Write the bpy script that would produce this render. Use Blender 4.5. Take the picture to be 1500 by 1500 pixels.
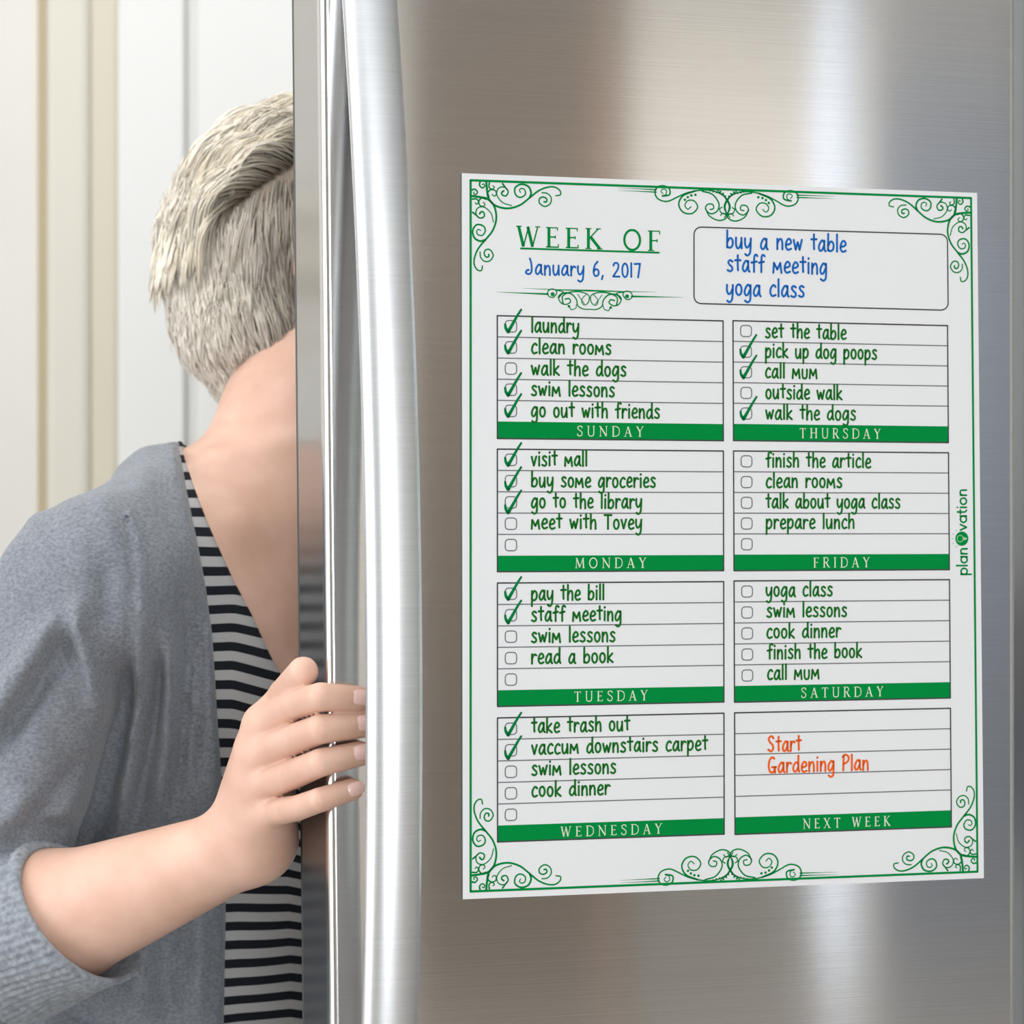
import bpy, math, random
import numpy as np
from mathutils import Vector

# ------------------------------------------------------------------ camera, world, lights, exposure
for o in list(bpy.data.objects): bpy.data.objects.remove(o)
SC = bpy.context.scene
COL = SC.collection
FPX, HZ, CZ = 4000.0, 771.0, 1.30           # focal length in pixels, horizon row, camera height
cam_d = bpy.data.cameras.new('camera'); cam = bpy.data.objects.new('camera', cam_d); COL.objects.link(cam)
cam.location = (0, 0, CZ); cam.rotation_euler = (math.pi/2, 0, 0)
cam_d.sensor_width = 36; cam_d.lens = 36*FPX/1500; cam_d.shift_y = (HZ-750)/1500
cam_d.clip_start = .05; cam_d.clip_end = 60
cam_d.dof.use_dof = True; cam_d.dof.focus_distance = 1.60; cam_d.dof.aperture_fstop = 14
SC.camera = cam
w = bpy.data.worlds.new('sky'); SC.world = w; w.use_nodes = True
bg = w.node_tree.nodes['Background']; bg.inputs[0].default_value = (.80, .88, 1, 1); bg.inputs[1].default_value = 1.9
SC.view_settings.view_transform = 'Standard'; SC.view_settings.look = 'None'
SC.view_settings.gamma = 1; SC.view_settings.use_curve_mapping = False
SC.view_settings.exposure = 0.22
SC.cycles.use_denoising = True
SC.cycles.max_bounces = 8

def area(name, loc, target, sx, sy, power, col, spread=math.pi):
    d = bpy.data.lights.new(name, 'AREA'); d.shape = 'RECTANGLE'; d.size = sx; d.size_y = sy
    d.energy = power; d.color = col; d.spread = spread
    o = bpy.data.objects.new(name, d); COL.objects.link(o); o.location = loc
    o.rotation_euler = (Vector(target)-Vector(loc)).to_track_quat('-Z', 'Z').to_euler()
    return o
# daylight through the left window; the other three are added fill lamps
area('window_daylight_left', (-2.36, .55, 1.62), (0, .55, 1.62), 2.7, 1.6, 33, (.96, .98, 1))
area('added_front_fill', (1.0, -2.96, 1.55), (.9, 0, 1.55), 1.9, 1.7, 62, (.95, .98, 1))  # added fill for the door's front, coloured like daylight
area('added_top_fill', (-.6, 1.9, 2.92), (-.6, 1.9, 0), 1.4, 2.2, 20, (1, .98, .95))  # added overhead fill, no fitting hangs there
area('added_wall_fill', (3.75, -1.65, 2.92), (3.75, -2.9, 1.3), 2.6, .5, 33, (1, .97, .92), 2.0)  # added lamp, brightens the far wall that the steel reflects

# ------------------------------------------------------------------ materials
def mat(name, col=(.8, .8, .8), rough=.5, metal=0, spec=.5, **kw):
    m = bpy.data.materials.new(name); m.use_nodes = True
    b = m.node_tree.nodes['Principled BSDF']
    b.inputs['Base Color'].default_value = (*col, 1); b.inputs['Roughness'].default_value = rough
    b.inputs['Metallic'].default_value = metal; b.inputs['Specular IOR Level'].default_value = spec
    for k, v in kw.items(): b.inputs[k.replace('_', ' ')].default_value = v
    return m
def nt(m): return m.node_tree.nodes, m.node_tree.links, m.node_tree.nodes['Principled BSDF']
def noise_col(m, c1, c2, scale, detail=4, coord='Object', vec=(1, 1, 1), lo=.35, hi=.65, bump=0, bdist=.001):
    N, L, b = nt(m)
    tc = N.new('ShaderNodeTexCoord'); mp = N.new('ShaderNodeMapping'); mp.inputs['Scale'].default_value = vec
    n = N.new('ShaderNodeTexNoise'); n.inputs['Scale'].default_value = scale; n.inputs['Detail'].default_value = detail
    r = N.new('ShaderNodeValToRGB'); r.color_ramp.elements[0].position = lo; r.color_ramp.elements[1].position = hi
    r.color_ramp.elements[0].color = (*c1, 1); r.color_ramp.elements[1].color = (*c2, 1)
    L.new(tc.outputs[coord], mp.inputs[0]); L.new(mp.outputs[0], n.inputs['Vector']); L.new(n.outputs['Fac'], r.inputs[0])
    L.new(r.outputs[0], b.inputs['Base Color'])
    if bump:
        bp = N.new('ShaderNodeBump'); bp.inputs['Strength'].default_value = bump; bp.inputs['Distance'].default_value = bdist
        L.new(n.outputs['Fac'], bp.inputs['Height']); L.new(bp.outputs[0], b.inputs['Normal'])
    return n, r, mp
M = {}
M['wall'] = mat('wall_paint', (.80, .775, .735), .8); noise_col(M['wall'], (.79, .765, .72), (.82, .795, .75), 3)
M['white'] = mat('white_paint', (.87, .87, .855), .55)
M['cream'] = mat('cream_paint', (.76, .73, .64), .6)
M['tan'] = mat('gap_shade_tan', (.53, .44, .29), .6)
M['creamdark'] = mat('warm_cream_paint', (.72, .67, .54), .6)
M['floor'] = mat('floor_wood', (.42, .33, .24), .4); noise_col(M['floor'], (.36, .33, .30), (.48, .45, .41), 4, vec=(1, 9, 1))
M['ceil'] = mat('ceiling_paint', (.85, .85, .84), .8)
M['brown'] = mat('brown_panel_paint', (.20, .165, .135), .6)
M['pinkish'] = mat('pink_brown_panel', (.42, .29, .23), .6)
M['greyblue'] = mat('grey_blue_paint', (.25, .29, .36), .6)
M['lowgrey'] = mat('grey_panel_paint', (.30, .30, .285), .6)
M['glass'] = mat('window_glass', (1, 1, 1), .02, Transmission_Weight=1.0, IOR=1.1)

def steel(name, col, rough, aniso, bump=.06):
    m = mat(name, col, rough, 1.0); N, L, b = nt(m)
    b.inputs['Anisotropic'].default_value = aniso
    tg = N.new('ShaderNodeTangent'); tg.direction_type = 'UV_MAP'; tg.uv_map = 'grain'
    L.new(tg.outputs[0], b.inputs['Tangent'])
    tc = N.new('ShaderNodeTexCoord'); mp = N.new('ShaderNodeMapping'); mp.inputs['Scale'].default_value = (6, 6, 900)
    n = N.new('ShaderNodeTexNoise'); n.inputs['Scale'].default_value = 1.5; n.inputs['Detail'].default_value = 3
    bp = N.new('ShaderNodeBump'); bp.inputs['Strength'].default_value = bump; bp.inputs['Distance'].default_value = .0002
    r = N.new('ShaderNodeValToRGB')
    r.color_ramp.elements[0].position = .2; r.color_ramp.elements[0].color = tuple(c*.93 for c in col)+(1,)
    r.color_ramp.elements[1].position = .8; r.color_ramp.elements[1].color = tuple(min(1, c*1.05) for c in col)+(1,)
    L.new(tc.outputs['Object'], mp.inputs[0]); L.new(mp.outputs[0], n.inputs['Vector']); L.new(n.outputs['Fac'], bp.inputs['Height'])
    L.new(n.outputs['Fac'], r.inputs[0]); L.new(r.outputs[0], b.inputs['Base Color'])
    L.new(bp.outputs[0], b.inputs['Normal'])
    return m
M['steel'] = steel('brushed_steel', (.66, .65, .64), .11, .97)
M['steel_side'] = steel('satin_steel_edge', (.72, .72, .71), .2, .5)
M['handle'] = steel('satin_steel_handle', (.84, .86, .89), .35, .3, .02)
M['edge_highlight'] = mat('bright_edge_highlight', (.92, .92, .92), .18, 1.0)  # brighter metal, puts the corner's highlight line into its colour
M['cabinet'] = mat('grey_cabinet_side', (.42, .45, .49), .35, .6)
M['gasket'] = mat('dark_gasket', (.055, .065, .062), .5)
M['liner'] = mat('white_liner', (.82, .84, .85), .3)
M['shelf'] = mat('shelf_glass', (.85, .93, .92), .05, Transmission_Weight=.8)
M['sheet'] = mat('planner_sheet', (.80, .80, .805), .38, spec=.35)
M['core'] = mat('magnet_backing', (.05, .05, .055), .6)
def ink(n, c): M[n] = mat(n, c, .65, spec=.04)
ink('green_ink', (.0, .245, .048)); ink('green_marker', (.012, .17, .02)); ink('blue_marker', (.012, .145, .50)); ink('orange_marker', (.88, .125, .012))
ink('black_line', (.055, .055, .058)); ink('grey_line', (.17, .17, .175)); ink('banner_letter', (.72, .80, .62)); ink('check_ink', (.0, .20, .05))
ink('pale_green_ink', (.10, .36, .16)); ink('logo_pale', (.35, .62, .35)); ink('logo_grey', (.42, .45, .43))

# ------------------------------------------------------------------ object helpers
def mesh_obj(name, V, F, m=None, parent=None, smooth=False, mats=None, midx=None):
    me = bpy.data.meshes.new(name)
    me.from_pydata([tuple(map(float, v)) for v in V] if not isinstance(V, np.ndarray) else V.tolist(), [], F if not isinstance(F, np.ndarray) else F.tolist())
    if mats:
        for q in mats: me.materials.append(q)
        if midx is not None: me.polygons.foreach_set('material_index', np.asarray(midx, dtype=np.int32))
    elif m: me.materials.append(m)
    if smooth: me.polygons.foreach_set('use_smooth', np.ones(len(me.polygons), dtype=bool))
    me.update()
    o = bpy.data.objects.new(name, me); COL.objects.link(o)
    if parent: attach(o, parent)
    return o
def attach(o, parent):
    o.parent = parent
    o.matrix_parent_inverse.identity()
    # parents carry only a location
    off = Vector((0, 0, 0)); p = parent
    while p: off += p.location; p = p.parent
    o.location = -off
def empty(name, loc, label, cat):
    o = bpy.data.objects.new(name, None); COL.objects.link(o); o.location = loc; o.empty_display_size = .05
    o['label'] = label; o['category'] = cat
    return o
def struct(o): o['kind'] = 'structure'; return o
class MB:
    def __init__(s): s.V = []; s.F = []
    def add(s, V, F):
        n = len(s.V); s.V += [tuple(v) for v in V]; s.F += [tuple(i+n for i in f) for f in F]; return s
    def box(s, a, b):
        (x0, y0, z0), (x1, y1, z1) = a, b
        return s.add([(x0,y0,z0),(x1,y0,z0),(x1,y1,z0),(x0,y1,z0),(x0,y0,z1),(x1,y0,z1),(x1,y1,z1),(x0,y1,z1)],
              [(0,3,2,1),(4,5,6,7),(0,1,5,4),(1,2,6,5),(2,3,7,6),(3,0,4,7)])
    def obj(s, name, m, parent=None, smooth=False): return mesh_obj(name, s.V, s.F, m, parent, smooth)
def bev(o, w=.003, seg=2, ang=True):
    md = o.modifiers.new('bevel', 'BEVEL'); md.width = w; md.segments = seg; md.limit_method = 'ANGLE'; return o

# ------------------------------------------------------------------ the room
XL, XR, YF, YB, ZC = -2.4, 5.3, -3.0, 3.6, 3.0
struct(MB().box((XL-.1, YF-.1, -.1), (XR+.1, YB+.1, 0)).obj('floor', M['floor']))
struct(MB().box((XL-.1, YF-.1, ZC), (XR+.1, YB+.1, ZC+.1)).obj('ceiling', M['ceil']))
struct(MB().box((XL-.1, YB, 0), (XR+.1, YB+.1, ZC)).obj('wall_back', M['wall']))
struct(MB().box((XR, YF, 0), (XR+.1, YB, ZC)).obj('wall_right', M['wall']))
def wall_with_hole(name, axis, pos, thick, lo, hi, holes, m):
    """axis 'x': wall in the plane x=pos running along y; 'y': plane y=pos running along x. holes: (a0,a1,z0,z1)"""
    mb = MB()
    def bx(a0, a1, z0, z1):
        if a1-a0 < 1e-4 or z1-z0 < 1e-4: return
        if axis == 'x': mb.box((min(pos, pos+thick), a0, z0), (max(pos, pos+thick), a1, z1))
        else: mb.box((a0, min(pos, pos+thick), z0), (a1, max(pos, pos+thick), z1))
    a = lo
    for (a0, a1, z0, z1) in sorted(holes):
        bx(a, a0, 0, ZC); bx(a0, a1, 0, z0); bx(a0, a1, z1, ZC); a = a1
    bx(a, hi, 0, ZC)
    return struct(mb.obj(name, m))
LW = (-.85, 1.95, .75, 2.45)
wall_with_hole('wall_left', 'x', XL, -.1, YF, YB, [LW], M['wall'])
FW = (.0, 2.0, .70, 2.40); SW = (4.02, 4.23, .05, 2.90)
wall_with_hole('wall_front', 'y', YF, -.1, XL-.1, XR+.1, [FW, SW], M['wall'])
def window(name, axis, pos, w, mull):
    a0, a1, z0, z1 = w; t = .05
    def bx(mb, p0, p1, q0, q1, d0=-.06, d1=.0):
        if axis == 'x': mb.box((pos+d0, p0, q0), (pos+d1, p1, q1))
        else: mb.box((p0, pos+d0, q0), (p1, pos+d1, q1))
        return mb
    fr = MB(); bx(fr, a0, a0+t*.5, z0, z1); bx(fr, a1-t*.5, a1, z0, z1); bx(fr, a0, a1, z0, z0+t); bx(fr, a0, a1, z1-t, z1)
    root = struct(fr.obj(name, M['white']))
    for k in range(1, mull):
        c = a0+(a1-a0)*k/mull; bx(MB(), c-.02, c+.02, z0+t, z1-t).obj('mullion', M['white'], root)
    bx(MB(), a0+t*.4, a1-t*.4, z0+t*.8, z1-t*.8, -.04, -.035).obj('window_pane', M['glass'], root)
window('window_1', 'x', XL, LW, 3); window('added_window', 'y', YF, FW, 2); window('added_slit_window', 'y', YF, SW, 1)  # front window added for the fill, slit window for the steel's bright band
# joinery behind the person: casing and a panelled white door
def wx(px, y): return (px-750)/FPX*y
Yw = 3.6
def vbox(name, p0, p1, d0, m, z0=0, z1=2.45, parent=None, bv=.006):
    o = MB().box((wx(p0, Yw), Yw-d0, z0), (wx(p1, Yw), Yw, z1)).obj(name, m, parent)
    bev(o, bv, 3); return o
c = struct(vbox('trim_1', 73, 138, .034, M['cream'], bv=.012))
vbox('casing_strip', 56, 74, .006, M['tan'], parent=c, bv=.002)  # tan strip: shadow gap beside the casing, put in as colour
vbox('casing_strip', 133, 177, .024, M['creamdark'], parent=c, bv=.008)
d = struct(vbox('door_1', 178, 420, .012, M['white'], .02, 2.35, bv=.002))
for a, b_ in ((176, 274), (291, 470)):
    vbox('door_panel', a, b_, .026, M['white'], .10, 2.3, parent=d, bv=.005)
M['groove'] = mat('groove_shade', (.76, .76, .73), .6)  # greyer than the door: the recess's shade put into its colour
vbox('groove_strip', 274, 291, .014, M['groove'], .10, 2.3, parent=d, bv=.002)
struct(MB().box((wx(470, Yw), Yw-.03, 0), (wx(540, Yw), Yw, 2.45)).obj('trim_2', M['cream']))
struct(MB().box((XL, Yw-.015, 0), (wx(56, Yw), Yw, .12)).obj('baseboard_back', M['white']))
# unseen panels made up for the colour bands they reflect in the steel
def fpanel(name, x0, x1, z0, z1, m, d=.03): return struct(MB().box((x0, YF, z0), (x1, YF+d, z1)).obj(name, m))
fpanel('reflection_panel_1', 2.72, 3.25, 0, 2.92, M['brown'], .05)
fpanel('reflection_panel_2', 3.25, 3.30, 0, 2.94, M['pinkish'], .06)
fpanel('reflection_panel_3', 3.30, 3.35, 0, 2.94, M['brown'], .06)
fpanel('reflection_panel_4', 4.27, 5.25, 0, 2.64, M['greyblue'], .05)
fpanel('reflection_panel_5', 3.35, 4.0, 0, 1.05, M['lowgrey'], .03)

# ------------------------------------------------------------------ refrigerator: door frame of reference
TAN = .30
dv = np.array([1, TAN, 0])/math.hypot(1, TAN)          # along the door, left to right
nv = np.array([dv[1], -dv[0], 0])                      # out of the door's front face
def ray_plane(px, py, off=0.0):
    u = (px-750)/FPX; t = np.array([u, 1, (HZ-py)/FPX])
    p0 = np.array([-.02923, 1.58, CZ]) + nv*off
    o = np.array([0, 0, CZ]); k = ((p0-o)@nv)/(t@nv)
    return o+t*k
CORN = ray_plane(478, HZ); CORN[2] = 0
DW = float((ray_plane(1489, HZ)-CORN)[:2]@dv[:2])
def D(a, b, z): return CORN + dv*a + nv*b + np.array([0, 0, z])
def az(px, py):                                          # a pixel's place on the door's plane
    p = ray_plane(px, py)-CORN; return float(p@dv), float(p[2])
DZ0, DZ1, DT = .74, 1.765, .073
ZM = CZ
def lean(z): return .0105*(ZM-z)                 # the free edge is out of plumb by a couple of millimetres
fridge = empty('refrigerator', tuple(D(DW, -.3, 0)), 'stainless steel refrigerator with its door swung open and a long bowed handle', 'refrigerator')
def grid_uv(o):
    me = o.data; uv = me.uv_layers.new(name='grain')
    co = np.array([v.co[:] for v in me.vertices]); li = np.array([l.vertex_index for l in me.loops])
    p = co[li]; ph = p[:, 0]*dv[0]+p[:, 1]*dv[1]+ (p[:, 0]*nv[0]+p[:, 1]*nv[1])*.37
    uv.data.foreach_set('uv', np.stack([p[:, 2], ph], 1).astype(np.float32).ravel())
# the door: a rounded profile extruded upwards
def door_profile():
    P = []
    r = .0045
    P.append((0, -DT)); 
    for k in range(9):
        t = math.pi - k/8*math.pi/2
        P.append((r+r*math.cos(t), -r+r*math.sin(t)))
    for k in range(1, 30):                               # a very slight crown across the width
        a = r+(DW-2*r)*k/30
        P.append((a, .0))
    for k in range(9):
        t = math.pi/2 - k/8*math.pi/2
        P.append((DW-r+r*math.cos(t), -r+r*math.sin(t)))
    P.append((DW, -DT))
    return P
P = door_profile(); n = len(P); zs = [DZ0, DZ0+.004]+list(np.linspace(DZ0+.05, DZ1-.05, 12))+[DZ1-.004, DZ1]
V = []; F = []; 
for j, z in enumerate(zs):
    s = .003 if j in (0, len(zs)-1) else 0
    for (a, b) in P:
        wgt = 1-a/DW
        aa = a + (s if a < DW/2 else -s); bb = b-(s if b > -.02 else 0)
        V.append(D(aa+lean(z)*wgt, bb, z))
for j in range(len(zs)-1):
    for i in range(n-1):
        F.append((j*n+i, j*n+i+1, (j+1)*n+i+1, (j+1)*n+i))
    F.append((j*n+n-1, j*n, (j+1)*n, (j+1)*n+n-1))
F.append(tuple(range(n-1, -1, -1))); F.append(tuple((len(zs)-1)*n+i for i in range(n)))
door = mesh_obj('fridge_door', np.array(V), F, M['steel'], fridge, True)
door.data.materials.append(M['steel_side']); door.data.materials.append(M['edge_highlight'])
for p in door.data.polygons:
    i = min(v % n for v in p.vertices); k = max(v % n for v in p.vertices)
    if len(p.vertices) > 4: p.material_index = 1; p.use_smooth = False; continue
    if i == 0 and k == n-1: p.material_index = 1
    elif k <= 1: p.material_index = 1
    elif i <= 5: p.material_index = 2
    elif i >= n-2: p.material_index = 1
grid_uv(door)
md = door.modifiers.new('wn', 'WEIGHTED_NORMAL'); md.keep_sharp = False
# strip parts that follow the free edge
def strip(a0, a1, b0, b1, z0, z1, name, m, parent, bv=.0008, lw=True):
    V = []
    for z in (z0, z1):
        l = lean(z) if lw else 0
        for a, b in ((a0, b0), (a1, b0), (a1, b1), (a0, b1)): V.append(D(a+l, b, z))
    o = mesh_obj(name, V, [(0,3,2,1),(4,5,6,7),(0,1,5,4),(1,2,6,5),(2,3,7,6),(3,0,4,7)], m, parent)
    if bv: bev(o, bv, 2)
    return o
strip(.0028, DW-.006, -DT-.022, -DT+.002, DZ0+.01, DZ1-.01, 'gasket', M['gasket'], door, .004)['label'] = 'dark rubber gasket'
strip(.03, DW-.03, -DT-.032, -DT-.018, DZ0+.04, DZ1-.04, 'inner_liner', M['liner'], door, .01, False)
for zz in (.86, 1.12, 1.38):                              # door bins on the hidden inner side
    strip(.05, DW-.05, -DT-.10, -DT-.032, zz, zz+.07, 'door_bin', M['liner'], door, .01, False)
# handle: a parabola bowed away from the door
ZH, LH, HB = CZ+(HZ-1050)/FPX*1.5, .447, .069
A0 = .0208
V = []; F = []; ns = 28; rows = []
def sect(k):                                             # D-shaped section: wide flat face, soft edges
    t = 2*math.pi*k/ns; c_, s_ = math.cos(t), math.sin(t)
    return .0158*math.copysign(abs(c_)**.9, c_), .0098*math.copysign(abs(s_)**1.0, s_)
Nz = 70
for j in range(Nz+1):
    s = -1+2*j/Nz; z = ZH+s*LH*.985
    h = HB*(1-(s*.985)**2)-.004
    dh = -2*HB*s*.985/LH; L_ = math.hypot(1, dh); tz, tb = 1/L_, dh/L_
    for k in range(ns):
        wa, wb = sect(k)
        V.append(D(A0+wa, h+.0098+wb*tz, z-wb*tb))
for j in range(Nz):
    for k in range(ns): F.append((j*ns+k, j*ns+(k+1) % ns, (j+1)*ns+(k+1) % ns, (j+1)*ns+k))
F.append(tuple(range(ns-1, -1, -1))); F.append(tuple(Nz*ns+k for k in range(ns)))
hd = mesh_obj('handle', np.array(V), F, M['handle'], door, True); grid_uv(hd)
# the cabinet the door is hinged on, opened towards the right
R2 = np.array([.985, .174, 0]); B2 = np.array([-.174, .985, 0])   # cabinet's depth axis (R2) and width axis (B2)
hinge = D(DW+.012, -.035, 0)
def Cb(x, y, z): return hinge+R2*x+B2*y+np.array([0, 0, z])
def cbox(x0, x1, y0, y1, z0, z1, name, m, parent, bv=.004):
    V = [Cb(x, y, z) for z in (z0, z1) for (x, y) in ((x0, y0), (x1, y0), (x1, y1), (x0, y1))]
    o = mesh_obj(name, V, [(0,3,2,1),(4,5,6,7),(0,1,5,4),(1,2,6,5),(2,3,7,6),(3,0,4,7)], m, parent)
    return bev(o, bv, 2)
cbx = cbox(.012, .70, 0, .03, .03, 1.76, 'cabinet_side', M['cabinet'], fridge)
cbox(.012, .70, .87, .90, .03, 1.76, 'cabinet_side', M['cabinet'], fridge)
cbox(.67, .70, .03, .87, .03, 1.76, 'cabinet_back', M['cabinet'], fridge)
cbox(.012, .67, .03, .87, 1.72, 1.76, 'cabinet_top', M['cabinet'], fridge)
cbox(.012, .67, .03, .87, .03, .72, 'freezer_drawer', M['steel_side'], fridge); 
for zz in (.95, 1.2, 1.45): cbox(.06, .66, .035, .865, zz, zz+.012, 'shelf', M['shelf'], fridge, .002)
cbox(-.06, .0, .45, .90, .74, 1.765, 'closed_door', M['liner'], fridge, .006)
for y in (.04, .82):
    cbox(.05, .10, y, y+.04, 0, .03, 'foot', M['gasket'], fridge, .002); cbox(.60, .65, y, y+.04, 0, .03, 'foot', M['gasket'], fridge, .002)
cbox(-.02, .05, -.012, .02, 1.765, 1.785, 'hinge_cover', M['cabinet'], fridge, .003)
cbox(-.012, .03, -.002, .02, .70, .74, 'hinge_bracket', M['cabinet'], fridge, .003)

# ------------------------------------------------------------------ the weekly planner sheet on the door
plan = empty('weekly_planner', tuple(D(.25, 0, 1.1)), 'white magnetic weekly planner sheet with green scrollwork and handwritten tasks on the fridge door', 'planner')
BS = .0012                                                # the sheet's thickness
def pt(px, py, lift=.00012): a, z = az(px, py); return D(a, BS+lift, z)
qd = [(675.5, 254), (1430, 283), (1440, 1286), (677, 1317)]
V = []
for b in (.0002, BS):
    for (x, y) in qd: a, z = az(x, y); V.append(D(a, b, z))
F = [(0,1,2,3),(7,6,5,4),(0,4,5,1),(1,5,6,2),(2,6,7,3),(3,7,4,0)]
sh = mesh_obj('sheet', V, F, None, plan, mats=[M['sheet'], M['core']], midx=[1, 0, 1, 1, 1, 1])

class Ink:
    """flat print built from strokes; coordinates are door-plane (a, z) in metres"""
    def __init__(s, lift=.00012): s.V = []; s.F = []; s.lift = lift
    def poly(s, P):
        n = len(s.V); s.V += [D(a, BS+s.lift, z) for a, z in P]; s.F.append(tuple(range(n, n+len(P))))
    def disc(s, c, r, k=10): s.poly([(c[0]+r*math.cos(2*math.pi*i/k), c[1]+r*math.sin(2*math.pi*i/k)) for i in range(k)])
    def stroke(s, P, w, w2=None, caps=True):
        P = [np.array(p, float) for p in P]; w2 = w if w2 is None else w2
        Q = [P[0]]
        for p in P[1:]:
            if np.linalg.norm(p-Q[-1]) > 1e-6: Q.append(p)
        if len(Q) < 2:
            s.disc(Q[0], w/2); return
        n = len(Q); W = [w+(w2-w)*i/(n-1) for i in range(n)]
        T = []
        for i in range(n):
            d0 = Q[i]-Q[i-1] if i else Q[1]-Q[0]; d1 = Q[i+1]-Q[i] if i < n-1 else d0
            d0 = d0/np.linalg.norm(d0); d1 = d1/np.linalg.norm(d1); T.append((d0, d1))
        run = [0]
        base = None
        def pair(i, t):
            nn = np.array([-t[1], t[0]])*W[i]/2
            k = len(s.V); s.V += [D(*(Q[i][0]+nn[0], BS+s.lift, Q[i][1]+nn[1])), D(*(Q[i][0]-nn[0], BS+s.lift, Q[i][1]-nn[1]))]; return k
        prev = pair(0, T[0][1])
        for i in range(1, n):
            d0, d1 = T[i]; sharp = i < n-1 and d0@d1 < .6
            t = d0 if (sharp or i == n-1) else (d0+d1)/np.linalg.norm(d0+d1)
            k = pair(i, t); s.F.append((prev, prev+1, k+1, k)); prev = k
            if sharp: s.disc(Q[i], W[i]/2, 8); prev = pair(i, d1)
        if caps:
            s.disc(Q[0], W[0]/2, 8); s.disc(Q[-1], W[-1]/2, 8)
    def obj(s, name, m, parent, label=None):
        o = mesh_obj(name, s.V, s.F, m, parent)
        if label: o['label'] = label
        return o
def crom(P, m=6):
    P = [np.array(p, float) for p in P]
    if len(P) < 3: return P
    Q = [2*P[0]-P[1]]+P+[2*P[-1]-P[-2]]; out = []
    for i in range(1, len(Q)-2):
        for k in range(m):
            t = k/m; a, b, c, d = Q[i-1], Q[i], Q[i+1], Q[i+2]
            out.append(.5*((2*b)+(-a+c)*t+(2*a-5*b+4*c-d)*t*t+(-a+3*b-3*c+d)*t**3))
    out.append(P[-1]); return out
PXM = DW/(1489-478)                                       # metres on the door per pixel, roughly
def seg(ink, p, q, w): ink.stroke([az(*p), az(*q)], w*PXM, caps=False)

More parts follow.
